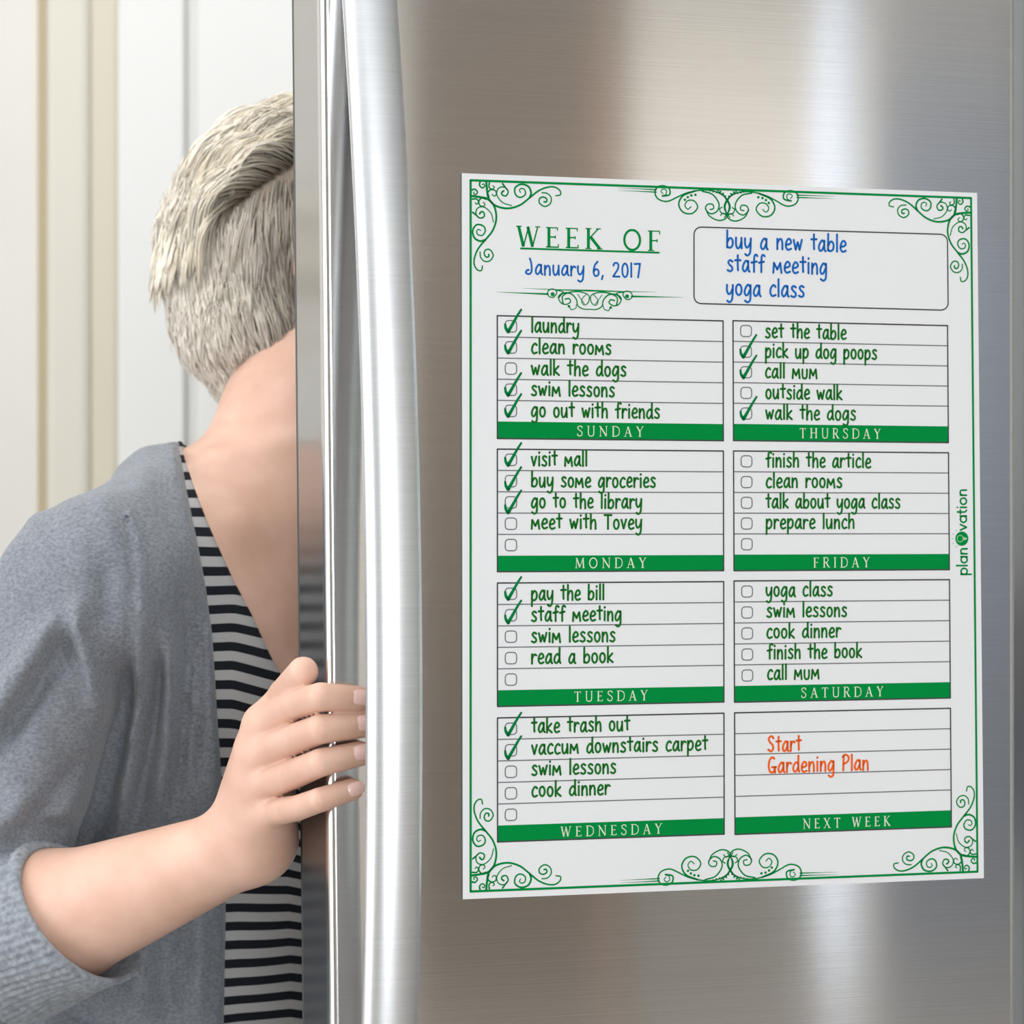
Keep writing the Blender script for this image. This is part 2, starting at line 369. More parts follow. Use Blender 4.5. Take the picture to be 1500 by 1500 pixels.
# handwriting: round-pen letters, x-height 1
C_ = 'c'; L_ = 'l'
def el(cx, cy, rx, ry, a0=90, a1=450, n=12): return [(cx+rx*math.cos(math.radians(a0+(a1-a0)*i/n)), cy+ry*math.sin(math.radians(a0+(a1-a0)*i/n))) for i in range(n+1)]
bowl = [(.46,.80),(.30,.98),(.10,.66),(.03,.28),(.14,.02),(.30,.12),(.47,.55)]
HW = {
'a': (.60, [('c', bowl), ('c', [(.48,.96),(.47,.45),(.50,.12),(.58,.0)])]),
'b': (.58, [('l', [(.06,1.56),(.05,.03)]), ('c', [(.05,.5),(.28,.88),(.48,.68),(.47,.22),(.26,.0),(.05,.12)])]),
'c': (.50, [('c', [(.46,.84),(.30,1.0),(.10,.72),(.05,.30),(.20,.0),(.46,.10)])]),
'd': (.60, [('c', [(.48,.72),(.30,.93),(.08,.62),(.04,.22),(.18,.0),(.34,.12),(.48,.45)]), ('c', [(.49,1.56),(.48,.6),(.50,.15),(.57,0)])]),
'e': (.53, [('c', [(.07,.46),(.30,.50),(.47,.66),(.40,.92),(.24,.98),(.08,.66),(.06,.25),(.22,.0),(.48,.10)])]),
'f': (.46, [('c', [(.48,1.44),(.38,1.56),(.25,1.45),(.21,.9),(.21,0)]), ('l', [(.0,.84),(.42,.95)])]),
'g': (.60, [('c', bowl), ('c', [(.50,.95),(.50,.1),(.46,-.42),(.26,-.60),(.06,-.46)])]),
'h': (.56, [('l', [(.05,1.56),(.05,0)]), ('c', [(.05,.5),(.20,.86),(.38,.92),(.46,.6),(.47,0)])]),
'i': (.20, [('l', [(.08,.95),(.08,0)]), ('l', [(.08,1.30),(.09,1.36)])]),
'k': (.54, [('l', [(.05,1.56),(.05,0)]), ('l', [(.44,.90),(.08,.42),(.48,.0)])]),
'l': (.18, [('l', [(.07,1.56),(.07,0)])]),
'm': (.76, [('l', [(.02,0),(.07,.90),(.34,.30),(.58,.90),(.68,0)])]),
'M': (.78, [('l', [(.02,0),(.08,.95),(.34,.30),(.60,.95),(.68,0)])]),
'U': (.58, [('c', [(.04,.95),(.04,.4),(.10,.08),(.27,0),(.42,.12),(.47,.5),(.47,.95)])]),
'n': (.56, [('l', [(.05,.95),(.05,0)]), ('c', [(.05,.5),(.20,.86),(.36,.92),(.45,.6),(.46,0)])]),
'o': (.56, [('c', el(.26,.49,.22,.48))]),
'p': (.58, [('l', [(.05,.95),(.04,-.58)]), ('c', [(.05,.55),(.26,.95),(.47,.74),(.46,.25),(.24,.0),(.05,.14)])]),
'r': (.44, [('l', [(.05,.95),(.05,0)]), ('c', [(.05,.5),(.16,.82),(.28,.94),(.42,.84)])]),
's': (.50, [('c', [(.42,.88),(.24,1.0),(.09,.82),(.20,.58),(.38,.38),(.40,.14),(.24,.0),(.03,.10)])]),
't': (.46, [('c', [(.22,1.46),(.22,.5),(.24,.10),(.38,.02)][:3]), ('l', [(.0,1.0),(.44,1.02)])]),
'u': (.60, [('c', [(.05,.95),(.05,.35),(.16,.0),(.34,.12),(.47,.55)]), ('l', [(.48,.95),(.50,0)])]),
'v': (.50, [('l', [(.02,.92),(.22,.02),(.44,.95)])]),
'w': (.74, [('l', [(.02,.92),(.18,.04),(.35,.72),(.50,.04),(.68,.95)])]),
'y': (.58, [('c', [(.04,.95),(.04,.45),(.16,.12),(.34,.25),(.47,.6)]), ('c', [(.50,.95),(.48,.1),(.42,-.40),(.24,-.60),(.05,-.48)])]),
'J': (.66, [('c', [(.34,1.55),(.44,1.2),(.50,.5),(.42,.12),(.22,.0),(.02,.14),(.10,.36),(.26,.42)])]),
'T': (.66, [('l', [(.0,1.42),(.62,1.42)]), ('l', [(.31,1.42),(.31,0)])]),
'S': (.62, [('c', [(.50,1.30),(.30,1.50),(.06,1.28),(.14,.95),(.42,.62),(.46,.26),(.28,.02),(.0,.18)])]),
'G': (.74, [('c', [(.54,1.36),(.36,1.50),(.12,1.2),(.05,.6),(.16,.12),(.38,.02),(.54,.22),(.58,.52)]), ('l', [(.34,.54),(.70,.54)]), ('l', [(.58,.52),(.60,.0)])]),
'P': (.62, [('l', [(.10,1.5),(.06,0)]), ('c', [(.0,1.36),(.28,1.56),(.54,1.30),(.44,.86),(.08,.66)])]),
'6': (.58, [('c', [(.38,1.44),(.16,1.1),(.05,.5),(.12,.08),(.30,.0),(.46,.22),(.42,.58),(.24,.68),(.06,.46)])]),
'2': (.60, [('c', [(.03,1.14),(.14,1.38),(.34,1.40),(.46,1.16),(.38,.74),(.18,.36),(.02,.04)]), ('l', [(.02,.04),(.54,.04)])]),
'0': (.58, [('c', el(.27,.70,.23,.68))]),
'1': (.22, [('l', [(.08,1.4),(.08,0)])]),
'7': (.52, [('l', [(.0,1.34),(.46,1.38),(.30,.0)])]),
',': (.24, [('l', [(.10,.08),(.02,-.28)])]),
' ': (.44, []),
}
def hand(ink, text, x0, x1, y, xh=14.0, pen=2.5, tilt=0.0):
    tot = 0; lay = []
    for ch in text:
        wd, st = HW[ch]; lay.append((tot, st)); tot += wd+.13
    tot -= .16
    a0, z0 = az(x0, y); a1, _ = az(x1, y); sx = (a1-a0)/tot; sz = xh*PXM*1.0
    rnd = random.Random(text)
    for off, st in lay:
        j = rnd.uniform(-.03, .03)
        for kind, P in st:
            Q = crom(P, 5) if kind == 'c' else [np.array(p) for p in P]
            ink.stroke([(a0+(off+q[0])*sx, z0+(q[1]+j)*sz) for q in Q], pen*PXM)
# roman capitals, cap height 1: strokes with their own widths
th, tn, sf = .135, .062, .05
RC = {
'S': (.62, [('c', [(.52,.78),(.50,.93),(.32,1.0),(.13,.93),(.10,.76),(.24,.60),(.42,.47),(.53,.30),(.46,.08),(.28,.0),(.10,.07),(.07,.24)], .09)]),
'U': (.82, [('c', [(.14,1),(.14,.35),(.20,.08),(.42,0),(.62,.08),(.68,.35),(.68,1)], .095), ('l', [(.02,1),(.27,1)], sf), ('l', [(.57,1),(.79,1)], sf)]),
'N': (.88, [('l', [(.14,0),(.14,1)], tn), ('l', [(.10,1),(.74,.0)], th), ('l', [(.74,0),(.74,1)], tn), ('l', [(.02,0),(.26,0)], sf), ('l', [(.63,1),(.86,1)], sf), ('l', [(.0,1),(.14,1)], sf)]),
'D': (.84, [('l', [(.15,0),(.15,1)], th), ('c', [(.10,1),(.42,.99),(.70,.82),(.77,.5),(.70,.18),(.42,.01),(.10,0)], .08), ('l', [(.0,1),(.3,1)], sf), ('l', [(.0,0),(.3,0)], sf)]),
'A': (.84, [('l', [(.12,0),(.40,1)], tn), ('l', [(.40,1),(.70,0)], th), ('l', [(.20,.34),(.60,.34)], tn), ('l', [(.0,0),(.24,0)], sf), ('l', [(.56,0),(.84,0)], sf)]),
'Y': (.78, [('l', [(.10,1),(.38,.48)], th), ('l', [(.66,1),(.38,.48)], tn), ('l', [(.38,.5),(.38,0)], th), ('l', [(.0,1),(.22,1)], sf), ('l', [(.55,1),(.77,1)], sf), ('l', [(.24,0),(.52,0)], sf)]),
'M': (1.02, [('l', [(.14,0),(.18,1)], tn), ('l', [(.18,1),(.50,.06)], th), ('l', [(.50,.06),(.82,1)], tn), ('l', [(.82,1),(.88,0)], th), ('l', [(.02,0),(.26,0)], sf), ('l', [(.76,0),(1.0,0)], sf), ('l', [(.08,1),(.2,1)], sf), ('l', [(.82,1),(.94,1)], sf)]),
'O': (.92, [('c', el(.44,.5,.37,.5, n=20), .105)]),
'T': (.74, [('l', [(.36,0),(.36,1)], th), ('l', [(.04,.97),(.68,.97)], tn), ('l', [(.05,.82),(.04,.99)], sf), ('l', [(.67,.82),(.68,.99)], sf), ('l', [(.22,0),(.50,0)], sf)]),
'E': (.68, [('l', [(.16,0),(.16,1)], th), ('l', [(.02,.98),(.56,.98)], sf), ('l', [(.02,.02),(.60,.02)], tn), ('l', [(.16,.52),(.46,.52)], tn), ('l', [(.56,.84),(.56,1)], sf), ('l', [(.60,.18),(.60,.0)], sf), ('l', [(.46,.44),(.46,.60)], sf)]),
'W': (1.12, [('l', [(.12,1),(.34,.0)], th), ('l', [(.34,.0),(.58,1)], tn), ('l', [(.54,1),(.76,.0)], th), ('l', [(.76,.0),(1.0,1)], tn), ('l', [(.0,1),(.26,1)], sf), ('l', [(.88,1),(1.12,1)], sf)]),
'K': (.80, [('l', [(.16,0),(.16,1)], th), ('l', [(.62,1),(.18,.48)], tn), ('l', [(.28,.56),(.70,0)], th), ('l', [(.02,1),(.30,1)], sf), ('l', [(.02,0),(.30,0)], sf), ('l', [(.52,1),(.74,1)], sf), ('l', [(.56,0),(.82,0)], sf)]),
'F': (.64, [('l', [(.16,0),(.16,1)], th), ('l', [(.02,.98),(.58,.98)], sf), ('l', [(.16,.50),(.46,.50)], tn), ('l', [(.58,.82),(.58,1)], sf), ('l', [(.46,.42),(.46,.58)], sf), ('l', [(.02,0),(.32,0)], sf)]),
'R': (.78, [('l', [(.16,0),(.16,1)], th), ('c', [(.12,1),(.40,1),(.56,.88),(.56,.66),(.40,.52),(.14,.50)], .08), ('l', [(.36,.50),(.66,0)], th), ('l', [(.02,1),(.30,1)], sf), ('l', [(.02,0),(.30,0)], sf), ('l', [(.60,0),(.80,0)], sf)]),
'H': (.88, [('l', [(.16,0),(.16,1)], th), ('l', [(.70,0),(.70,1)], th), ('l', [(.16,.52),(.70,.52)], tn)]+[('l', [(a,b),(a+.28,b)], sf) for a in (.02,.56) for b in (0,1)]),
'I': (.34, [('l', [(.16,0),(.16,1)], th), ('l', [(.02,1),(.30,1)], sf), ('l', [(.02,0),(.30,0)], sf)]),
'X': (.80, [('l', [(.12,1),(.66,0)], th), ('l', [(.64,1),(.12,0)], tn), ('l', [(.0,1),(.26,1)], sf), ('l', [(.54,1),(.76,1)], sf), ('l', [(.0,0),(.24,0)], sf), ('l', [(.54,0),(.80,0)], sf)]),
' ': (.50, []),
}
def roman(ink, text, x0, x1, y, cap, track=.30, bold=1.0):
    tot = 0; lay = []
    for ch in text:
        wd, st = RC[ch]; lay.append((tot, st)); tot += wd+track
    tot -= track
    a0, z0 = az(x0, y); a1, _ = az(x1, y); sx = (a1-a0)/tot; sz = cap*PXM
    for off, st in lay:
        for kind, P, wd in st:
            Q = crom(P, 5) if kind == 'c' else [np.array(p) for p in P]
            ink.stroke([(a0+(off+q[0])*sx, z0+q[1]*sz) for q in Q], wd*sz*bold, caps=False)

# printed border
bd = Ink(); B4 = [(688.5, 264.5), (1421, 290.5), (1430.5, 1276.5), (688.5, 1305.5)]
bd.stroke([az(*p) for p in B4]+[az(*B4[0])], 3.2*PXM)
bd.obj('border', M['green_ink'], plan)
# day boxes
def yoff(x0, y0, x1):                                    # the row a horizontal line through (x0,y0) has reached at x1
    Y0 = 1.5888/(1-TAN*(x0-750)/FPX); Y1 = 1.5888/(1-TAN*(x1-750)/FPX)
    return HZ+(y0-HZ)*Y0/Y1
def rrect(cx, cy, w_, h_, r_):
    P = []
    for (sx, sy, a0) in ((1, -1, 270), (1, 1, 0), (-1, 1, 90), (-1, -1, 180)):
        for k in range(4):
            t = math.radians(a0+k*30); P.append((cx+sx*(w_/2-r_)+r_*math.cos(t), cy+sy*(h_/2-r_)+r_*math.sin(t)))
    return P+[P[0]]
def day(name, x0f, x1f, yt, yb, ye, banner, tasks, checks, bx):
    ly = lambda y: x0f+(y-460)*(.004 if x0f > 1000 else .0005)
    ry = lambda y: x1f+(y-460)*(.0075 if x0f > 1000 else .0022)
    L = lambda y: (ly(y), y); Rr = lambda y: (ry(y), yoff(ly(y), y, ry(y)))
    o = Ink(.00014)
    o.stroke([az(*L(yt)), az(*Rr(yt)), az(*Rr(ye)), az(*L(ye)), az(*L(yt))], 1.9*PXM)
    root = o.obj('day_box', M['black_line'], plan); root['label'] = name+' box outline with task rows'
    b = Ink(.00010); b.poly([az(*L(yb)), az(*Rr(yb)), az(*Rr(ye)), az(*L(ye))]); b.obj('banner', M['green_ink'], root)
    rows = [yt+(yb-yt)*k/5 for k in range(6)]
    for y in rows[1:5]:
        l = Ink(.00012); l.stroke([az(*L(y)), az(*Rr(y))], 1.5*PXM, caps=False); l.obj('row_line', M['grey_line'], root)
    t = Ink(.00018); roman(t, banner[0], banner[1], banner[2], banner[3], 13.6, .40, .95); t.obj('day_name', M['banner_letter'], root, 'pale serif lettering')
    for k in range(5):
        if bx is None: break
        yc = (rows[k]+rows[k+1])/2; cx = bx+9+(yc-460)*(.004 if x0f > 1000 else 0)
        a, z = az(cx, yc); q = Ink(.00013); q.stroke(rrect(a, z, 16*PXM, 15.5*PXM, 4.5*PXM), 1.5*PXM, caps=False); q.obj('checkbox', M['grey_line'], root)
        if k in checks:
            dy = checks[k]; q = Ink(.00022)
            P1 = [az(cx+p, yc+dy+r_) for p, r_ in ((-8.5, -3), (-7.5, 3), (-4, 8.0))]
            P2 = [az(cx+p, yc+dy+r_) for p, r_ in ((-4, 8.0), (2.5, -3.5), (9, -15), (15, -24.5))]
            q.stroke(crom(P1, 4), 3.0*PXM, 4.8*PXM); q.stroke(crom(P2, 4), 4.8*PXM, 2.8*PXM); q.obj('check_mark', M['check_ink'], root)
    for (txt, xa, xb, yy) in tasks:
        q = Ink(.00020); hand(q, txt, xa, xb, yy, 13.3 if name != 'next week' else 14.2, 2.9)
        q.obj('task_text', M['orange_marker' if name == 'next week' else 'green_marker'], root)
X0 = 777.5
day('Sunday', 727.5, 1058, 462.7, 617.5, 642.5, ('SUNDAY', 844, 942, 638.7), [('laundry', X0, 847, 486.5), ('clean rooms', X0, 894, 517.5), ('walk the dogs', X0, 916, 549), ('swim lessons', X0, 899, 579.5), ('go out with friends', X0, 965, 610.5)], {0: 0, 1: 0, 3: 0, 4: 0}, 738.5)
day('Monday', 727.5, 1058, 658, 814, 837.5, ('MONDAY', 841, 946, 832), [('visit mall', X0, 859, 682), ('buy some groceries', X0, 959, 713), ('go to the library', X0, 939, 744), ('meet with Tovey', X0, 939, 774.5)], {0: 0, 1: 4, 2: 7}, 738.5)
day('Tuesday', 727.5, 1058, 854, 1011, 1034.7, ('TUESDAY', 840, 948, 1027.5), [('pay the bill', X0, 884, 879), ('staff meeting', X0, 909, 910), ('swim lessons', X0, 900, 941), ('read a book', X0, 897, 972)], {0: 0, 1: 3}, 738.5)
day('Wednesday', 727.5, 1058, 1051.5, 1209, 1233, ('WEDNESDAY', 820, 969, 1225.5), [('take trash out', X0+.5, 921, 1073), ('vaccum downstairs carpet', X0+.5, 1035, 1104.5), ('swim lessons', X0+.5, 901, 1135.5), ('cook dinner', X0+.5, 892, 1166.7)], {0: 1, 1: 4}, 738.5)
day('Thursday', 1072.5, 1386.5, 470, 621, 645.5, ('THURSDAY', 1170, 1289, 641.5), [('set the table', 1120, 1238, 494.7), ('pick up dog poops', 1120, 1283, 523.5), ('call MUM', 1120, 1196, 553.5), ('outside walk', 1120.5, 1232, 584), ('walk the dogs', 1120.5, 1252, 614)], {1: 0, 2: 0, 4: 0}, 1082.5)
day('Friday', 1072.5, 1386.5, 660.7, 812.4, 836, ('FRIDAY', 1190, 1273, 831), [('finish the article', 1121, 1274, 684), ('clean rooms', 1121, 1232, 714), ('talk about yoga class', 1121, 1317, 744), ('prepare lunch', 1121, 1250, 774)], {}, 1082.5)
day('Saturday', 1072.5, 1386.5, 851, 1004.7, 1028.5, ('SATURDAY', 1172, 1293, 1021.8), [('yoga class', 1121, 1218, 873.5), ('swim lessons', 1122, 1239, 904), ('cook dinner', 1122, 1230, 934.5), ('finish the book', 1123, 1261, 965), ('call MUM', 1123, 1199, 995.5)], {}, 1082.5)
day('next week', 1072.5, 1386.5, 1044, 1197, 1222, ('NEXT WEEK', 1175, 1303, 1213.5), [('Start', 1124, 1172, 1101), ('Gardening Plan', 1124, 1271, 1131.5)], {}, None)
# heading, date and notes box
q = Ink(); roman(q, 'WEEK OF', 755, 967, 361.2, 27.3, .24, 1.15); seg(q, (761, 364.2), (965, 370.5), 2.6); q.obj('heading', M['green_ink'], plan, 'green serif heading')
q = Ink(); hand(q, 'January 6, 2017', 769, 937, 402, 13.6, 2.7); q.obj('date_text', M['blue_marker'], plan, 'blue handwritten date')
nb = Ink(.00014); P = []
for (cx, cy, a0) in ((1026, 343.5, 180), (1376, 354, 270), (1377, 444, 0), (1026, 434.5, 90)):
    for k in range(6):
        t = math.radians(a0+k*18); P.append(az(cx+10.5*math.cos(t), cy+10.5*math.sin(t)))
nb.stroke(P+[P[0]], 1.8*PXM); nbo = nb.obj('notes_box', M['black_line'], plan)
for (t_, xa, xb, yy) in (('buy a new table', 1063, 1238, 363.5), ('staff meeting', 1064, 1210, 397.5), ('yoga class', 1063, 1177, 432.5)):
    q = Ink(.0002); hand(q, t_, xa, xb, yy, 15.4, 3.0); q.obj('note_text', M['blue_marker'], nbo, 'blue handwritten note')
# corner scrollwork, drawn once for one arm and mirrored
ARM = [([(340,165),(352,280),(372,375),(450,455),(600,485),(750,440),(870,345),(980,255),(1090,208),(1180,205),(1240,245),(1245,295),(1190,308)], 3.4, 1.5),
 ([(870,345),(888,280),(850,205),(760,185),(690,235),(700,315),(755,345),(815,310),(810,250),(770,235),(745,255),(758,285)], 3.0, 1.0),
 ([(650,448),(540,415),(470,325),(488,245),(560,225),(607,275),(585,330),(540,325),(528,295),(555,272)], 1.0, 2.4),
 ([(372,350),(360,300),(400,263),(452,275),(462,320),(435,340),(412,318)], 2.2, 1.0),
 ([(540,185),(570,225),(600,262)], 2.4, 1.6), ([(378,180),(376,235),(412,258),(440,232),(420,216)], 2.2, 1.0),
 ([(1020,278),(1085,285),(1132,335),(1122,405),(1055,445),(990,405),(992,350),(1035,330),(1078,352),(1072,388),(1045,388)], 1.4, 2.2),
 ([(265,175),(258,215),(292,246),(322,222),(308,196),(290,206)], 2.4, 1.0)]
def corner(name, cx, cy, sx, sy, slx):
    """sx, sy: signed scale along and down; slx: slope of the horizontal edge"""
    k = Ink(.00013)
    for P, w0, w1 in ARM:
        for sw in (0, 1):
            Q = []
            for (x, y) in crom(P, 4):
                u_, v_ = (x-150)/8.333, (y-158)/8.333
                if sw: u_, v_ = v_*.96, u_*1.0
                Q.append(az(cx+u_*sx, cy+v_*sy+u_*sx*slx))
            k.stroke(Q, (w0*.75+.7)*PXM, (w1*.75+.7)*PXM)
    k.obj('corner_scroll', M['green_ink'], plan)
corner('tl', 688.5, 264.5, 1, 1, .036); corner('tr', 1421, 290.5, -.91, .93, .034)
corner('bl', 688.5, 1305.5, 1, -1.02, -.038); corner('br', 1430.5, 1276.5, -.93, -.95, -.036)
# flourishes at the middle of the top and bottom edges
FL = [([(345,118),(332,102),(346,88),(366,96),(362,122),(340,132)], .8, 1.2),
 ([(340,132),(385,122),(384,85),(350,68),(312,76),(294,108),(312,150),(370,165),(440,132),(500,105),(590,85),(670,90),(735,125),(766,180),(748,225),(712,225),(700,200),(715,188)], 2.2, 1.2),
 ([(545,92),(470,125),(443,180),(470,228),(525,235),(562,195),(540,155),(500,155),(482,185),(500,208),(520,192)], 2.4, 1.0),
 ([(590,92),(655,110),(695,165),(685,212),(645,232),(612,205),(622,175),(655,172),(662,198),(640,205)], 1.8, 1.4),
 ([(612,200),(635,245),(695,272),(745,248),(733,180),(765,120),(800,95)], 1.4, 2.0),
 ([(705,240),(722,225),(738,235),(730,252)], 1.0, 1.0)]
def flourish(cx, cy, sy, sl, m=M['green_ink'], k_=1.0):
    k = Ink(.00013)
    for side in (1, -1):
        f = lambda x, y: az(cx+side*(x-747)/4.286*(1.0 if side > 0 else .985)*k_, cy+sy*(y-80)/4.286*k_+side*(x-747)/4.286*sl)
        for P, w0, w1 in FL: k.stroke([f(*p) for p in crom(P, 4)], (w0*.75+.8)*PXM, (w1*.75+.8)*PXM)
        for (x, y) in ((482,150),(500,133),(522,121),(548,117)): k.disc(f(x, y), 1.9*PXM)
        for (x, y) in ((640,86),(660,92),(680,96),(722,102),(735,118),(705,90),(690,84)): k.disc(f(x, y), 1.5*PXM)
        for y in (94, 109): k.stroke([f(302, y), f(200, y-1), f(60, y-2)], 1.9*PXM, .2*PXM)
    k.obj('edge_flourish', m, plan)
flourish(1064, 279, 1, .038); flourish(1068.5, 1289.5, -1.02, -.038)
k = Ink(.00013)
HF = [([(478,125),(492,105),(478,80),(445,78),(422,100),(430,130),(462,140),(482,122)], 1.6, 1.6),
 ([(490,85),(540,95),(505,130),(520,175),(560,190),(595,170),(585,145),(555,150)], 1.4, 2.2),
 ([(505,140),(540,105),(600,108),(640,150),(650,195),(690,220),(740,222)], 2.6, 1.4),
 ([(540,185),(535,130),(580,100),(640,90),(690,95),(735,120),(730,170),(700,190),(680,165),(690,135),(715,110)], 2.2, .9),
 ([(590,205),(600,228),(635,215),(640,190)], 1.4, 1.0), ([(650,110),(670,140),(700,180)], 1.0, 1.0)]
for side in (1, -1):
    f = lambda x, y: az(863+side*(x-742)/5.172, 426+(y-80)/5.172+side*(x-742)/5.172*.028)
    for P, w0, w1 in HF: k.stroke([f(*p) for p in crom(P, 4)], (w0*.7+.5)*PXM, (w1*.7+.5)*PXM)
    k.disc(f(460, 115), 2.9*PXM); k.disc(f(583, 203), 1.9*PXM)
    k.stroke([f(425, 115), f(230, 113), f(35, 110)], 2.6*PXM, .2*PXM)
    k.stroke([f(742, 80), f(500, 80), f(235, 76)], 2.4*PXM, .2*PXM)
k.obj('heading_flourish', M['green_ink'], plan)
# upright brand mark on the right margin, copied as lettering
lg = Ink(.00014)
RS = {'p': (.92, [('c', el(.45,.48,.36,.42)), ('l', [(.10,.92),(.10,-.5)])]), 'l': (.30, [('l', [(.12,1.5),(.12,.06)])]),
 'a': (.92, [('c', el(.42,.48,.36,.42)), ('l', [(.78,.92),(.78,.06)])]), 'n': (.82, [('l', [(.10,.9),(.10,.06)]), ('c', [(.10,.5),(.20,.84),(.42,.92),(.64,.80),(.68,.5),(.68,.06)])]),
 'v': (.76, [('l', [(.04,.9),(.36,.06),(.68,.9)])]), 't': (.52, [('c', [(.22,1.3),(.22,.3),(.42,.06)]), ('l', [(.0,.9),(.44,.9)])]),
 'i': (.30, [('l', [(.12,.9),(.12,.06)]), ('l', [(.12,1.28),(.12,1.32)])]), 'o': (.90, [('c', el(.42,.48,.36,.42))])}
def upright(text, y0, y1, xb):
    tot = sum(RS[c_][0]+.10 for c_ in text)-.2; off = 0
    (a0, z0), (a1, z1) = az(xb, y0), az(xb, y1); s_ = (z1-z0)/tot
    for ch in text:
        wd, st = RS[ch]
        for kind, P in st:
            Q = crom(P, 5) if kind == 'c' else [np.array(p) for p in P]
            lg.stroke([(a0-q[1]*11.5*PXM, z0+(off+q[0])*s_) for q in Q], 2.5*PXM)
        off += wd+.10
upright('plan', 842.5, 803.5, 1416); upright('vation', 777, 717.5, 1415)
lg.disc(az(1407.5, 789), 10.2*PXM, 28)
lo = lg.obj('side_wordmark', M['green_ink'], plan, 'small green upright lettering with a bulb in its round letter')
k = Ink(.0002); a, z = az(1405, 789); k.stroke([(a+4.8*PXM*math.cos(t/12*6.283), z+4.8*PXM*math.sin(t/12*6.283)) for t in range(13)], 1.0*PXM)
a, z = az(1411.5, 789); k.poly([(a-3*PXM, z-2.6*PXM), (a+3.5*PXM, z-1.2*PXM), (a+3.5*PXM, z+1.2*PXM), (a-3*PXM, z+2.6*PXM)])
k.obj('bulb_mark', M['logo_pale'], lo)
k = Ink(.0002)
for t in (125, 152, 180, 208, 235): k.disc(az(1407.5+14*math.cos(math.radians(t)), 789+14*math.sin(math.radians(t))), 1.0*PXM, 8)
k.obj('ray_dots', M['logo_grey'], lo)

# ------------------------------------------------------------------ surfaces from distance fields (for the person)
f32 = np.float32
def surf(fn, lo, hi, h, newton=1, relax=0):
    lo = np.array(lo, float); hi = np.array(hi, float); B = 12
    nb = np.maximum(1, np.ceil((hi-lo)/(h*B))).astype(int); n = nb*B+1
    bc = np.stack(np.meshgrid(*[np.arange(k) for k in nb], indexing='ij'), -1).reshape(-1, 3)
    cen = lo+(bc+.5)*B*h
    dc = fn(cen.astype(f32)); rad = B*h*.5*1.75
    G = np.zeros(n, f32)
    r = np.arange(B+1); off = np.stack(np.meshgrid(r, r, r, indexing='ij'), -1)
    near = np.abs(dc) < rad*2.6+.012
    for c_, d_ in zip(bc[~near], dc[~near]):
        s = c_*B; G[s[0]:s[0]+B+1, s[1]:s[1]+B+1, s[2]:s[2]+B+1] = d_
    NB = bc[near]
    for k0 in range(0, len(NB), 150):
        ch = NB[k0:k0+150]; idx = ch[:, None, None, None, :]*B+off[None]
        v = fn((lo+idx.reshape(-1, 3)*h).astype(f32)).reshape(len(ch), B+1, B+1, B+1)
        for c_, vv in zip(ch, v):
            s = c_*B; G[s[0]:s[0]+B+1, s[1]:s[1]+B+1, s[2]:s[2]+B+1] = vv
    S = G < 0
    cnt = np.zeros(np.array(n)-1, np.int8); acc = np.zeros(tuple(np.array(n)-1)+(3,), f32); num = np.zeros(np.array(n)-1, np.int8)
    corners = [(i, j, k) for i in (0, 1) for j in (0, 1) for k in (0, 1)]
    sl = lambda c, A: A[c[0]:A.shape[0]-1+c[0], c[1]:A.shape[1]-1+c[1], c[2]:A.shape[2]-1+c[2]]
    for a in corners:
        for ax in range(3):
            if a[ax]: continue
            b = list(a); b[ax] = 1
            ga, gb = sl(a, G), sl(b, G); cr = (ga < 0) != (gb < 0)
            w = np.nonzero(cr); t = ga[w]/(ga[w]-gb[w])
            p = np.array(a, f32)[None]+np.zeros((len(t), 3), f32); p[:, ax] += t
            acc[w] += p; num[w] += 1
    w = np.nonzero(num); vid = -np.ones(num.shape, np.int64); vid[w] = np.arange(len(w[0]))
    V = lo+(np.stack(w, -1)+acc[w]/num[w][:, None])*h
    Q = []
    for ax in range(3):
        a = [slice(None)]*3; b = [slice(None)]*3; a[ax] = slice(0, -1); b[ax] = slice(1, None)
        A, Bb = S[tuple(a)], S[tuple(b)]; w = np.stack(np.nonzero(A != Bb), -1)
        o1, o2 = (ax+1) % 3, (ax+2) % 3
        ok = (w[:, o1] > 0) & (w[:, o2] > 0) & (w[:, o1] < n[o1]-1) & (w[:, o2] < n[o2]-1); w = w[ok]
        flip = A[tuple(w.T)]
        def g(d1, d2):
            q = w.copy(); q[:, o1] -= d1; q[:, o2] -= d2; return vid[tuple(q.T)]
        q = np.stack([g(1, 1), g(0, 1), g(0, 0), g(1, 0)], -1); q[~flip] = q[~flip][:, ::-1]; Q.append(q)
    Q = np.concatenate(Q)
    for _ in range(newton):
        V = V.astype(f32); d0 = fn(V); e = h*.35; gr = np.stack([fn(V+np.eye(3, dtype=f32)[i]*e)-fn(V-np.eye(3, dtype=f32)[i]*e) for i in range(3)], -1)/(2*e)
        g2 = np.maximum((gr**2).sum(1), .25); V = V-gr*(np.clip(d0, -h, h)/g2)[:, None]
    for _ in range(relax):
        A = np.concatenate([Q[:, [0, 1]], Q[:, [1, 2]], Q[:, [2, 3]], Q[:, [3, 0]]]); A = np.concatenate([A, A[:, ::-1]])
        n_ = np.bincount(A[:, 0], minlength=len(V)).astype(f32)
        av = np.stack([np.bincount(A[:, 0], V[A[:, 1], i], minlength=len(V)) for i in range(3)], -1)/np.maximum(n_, 1)[:, None]
        V = (V*.4+av*.6).astype(f32)
    return V, Q
def smin(a, b, k): hh = np.maximum(k-np.abs(a-b), 0)/k; return np.minimum(a, b)-hh*hh*k*.25
def smax(a, b, k): return -smin(-a, -b, k)
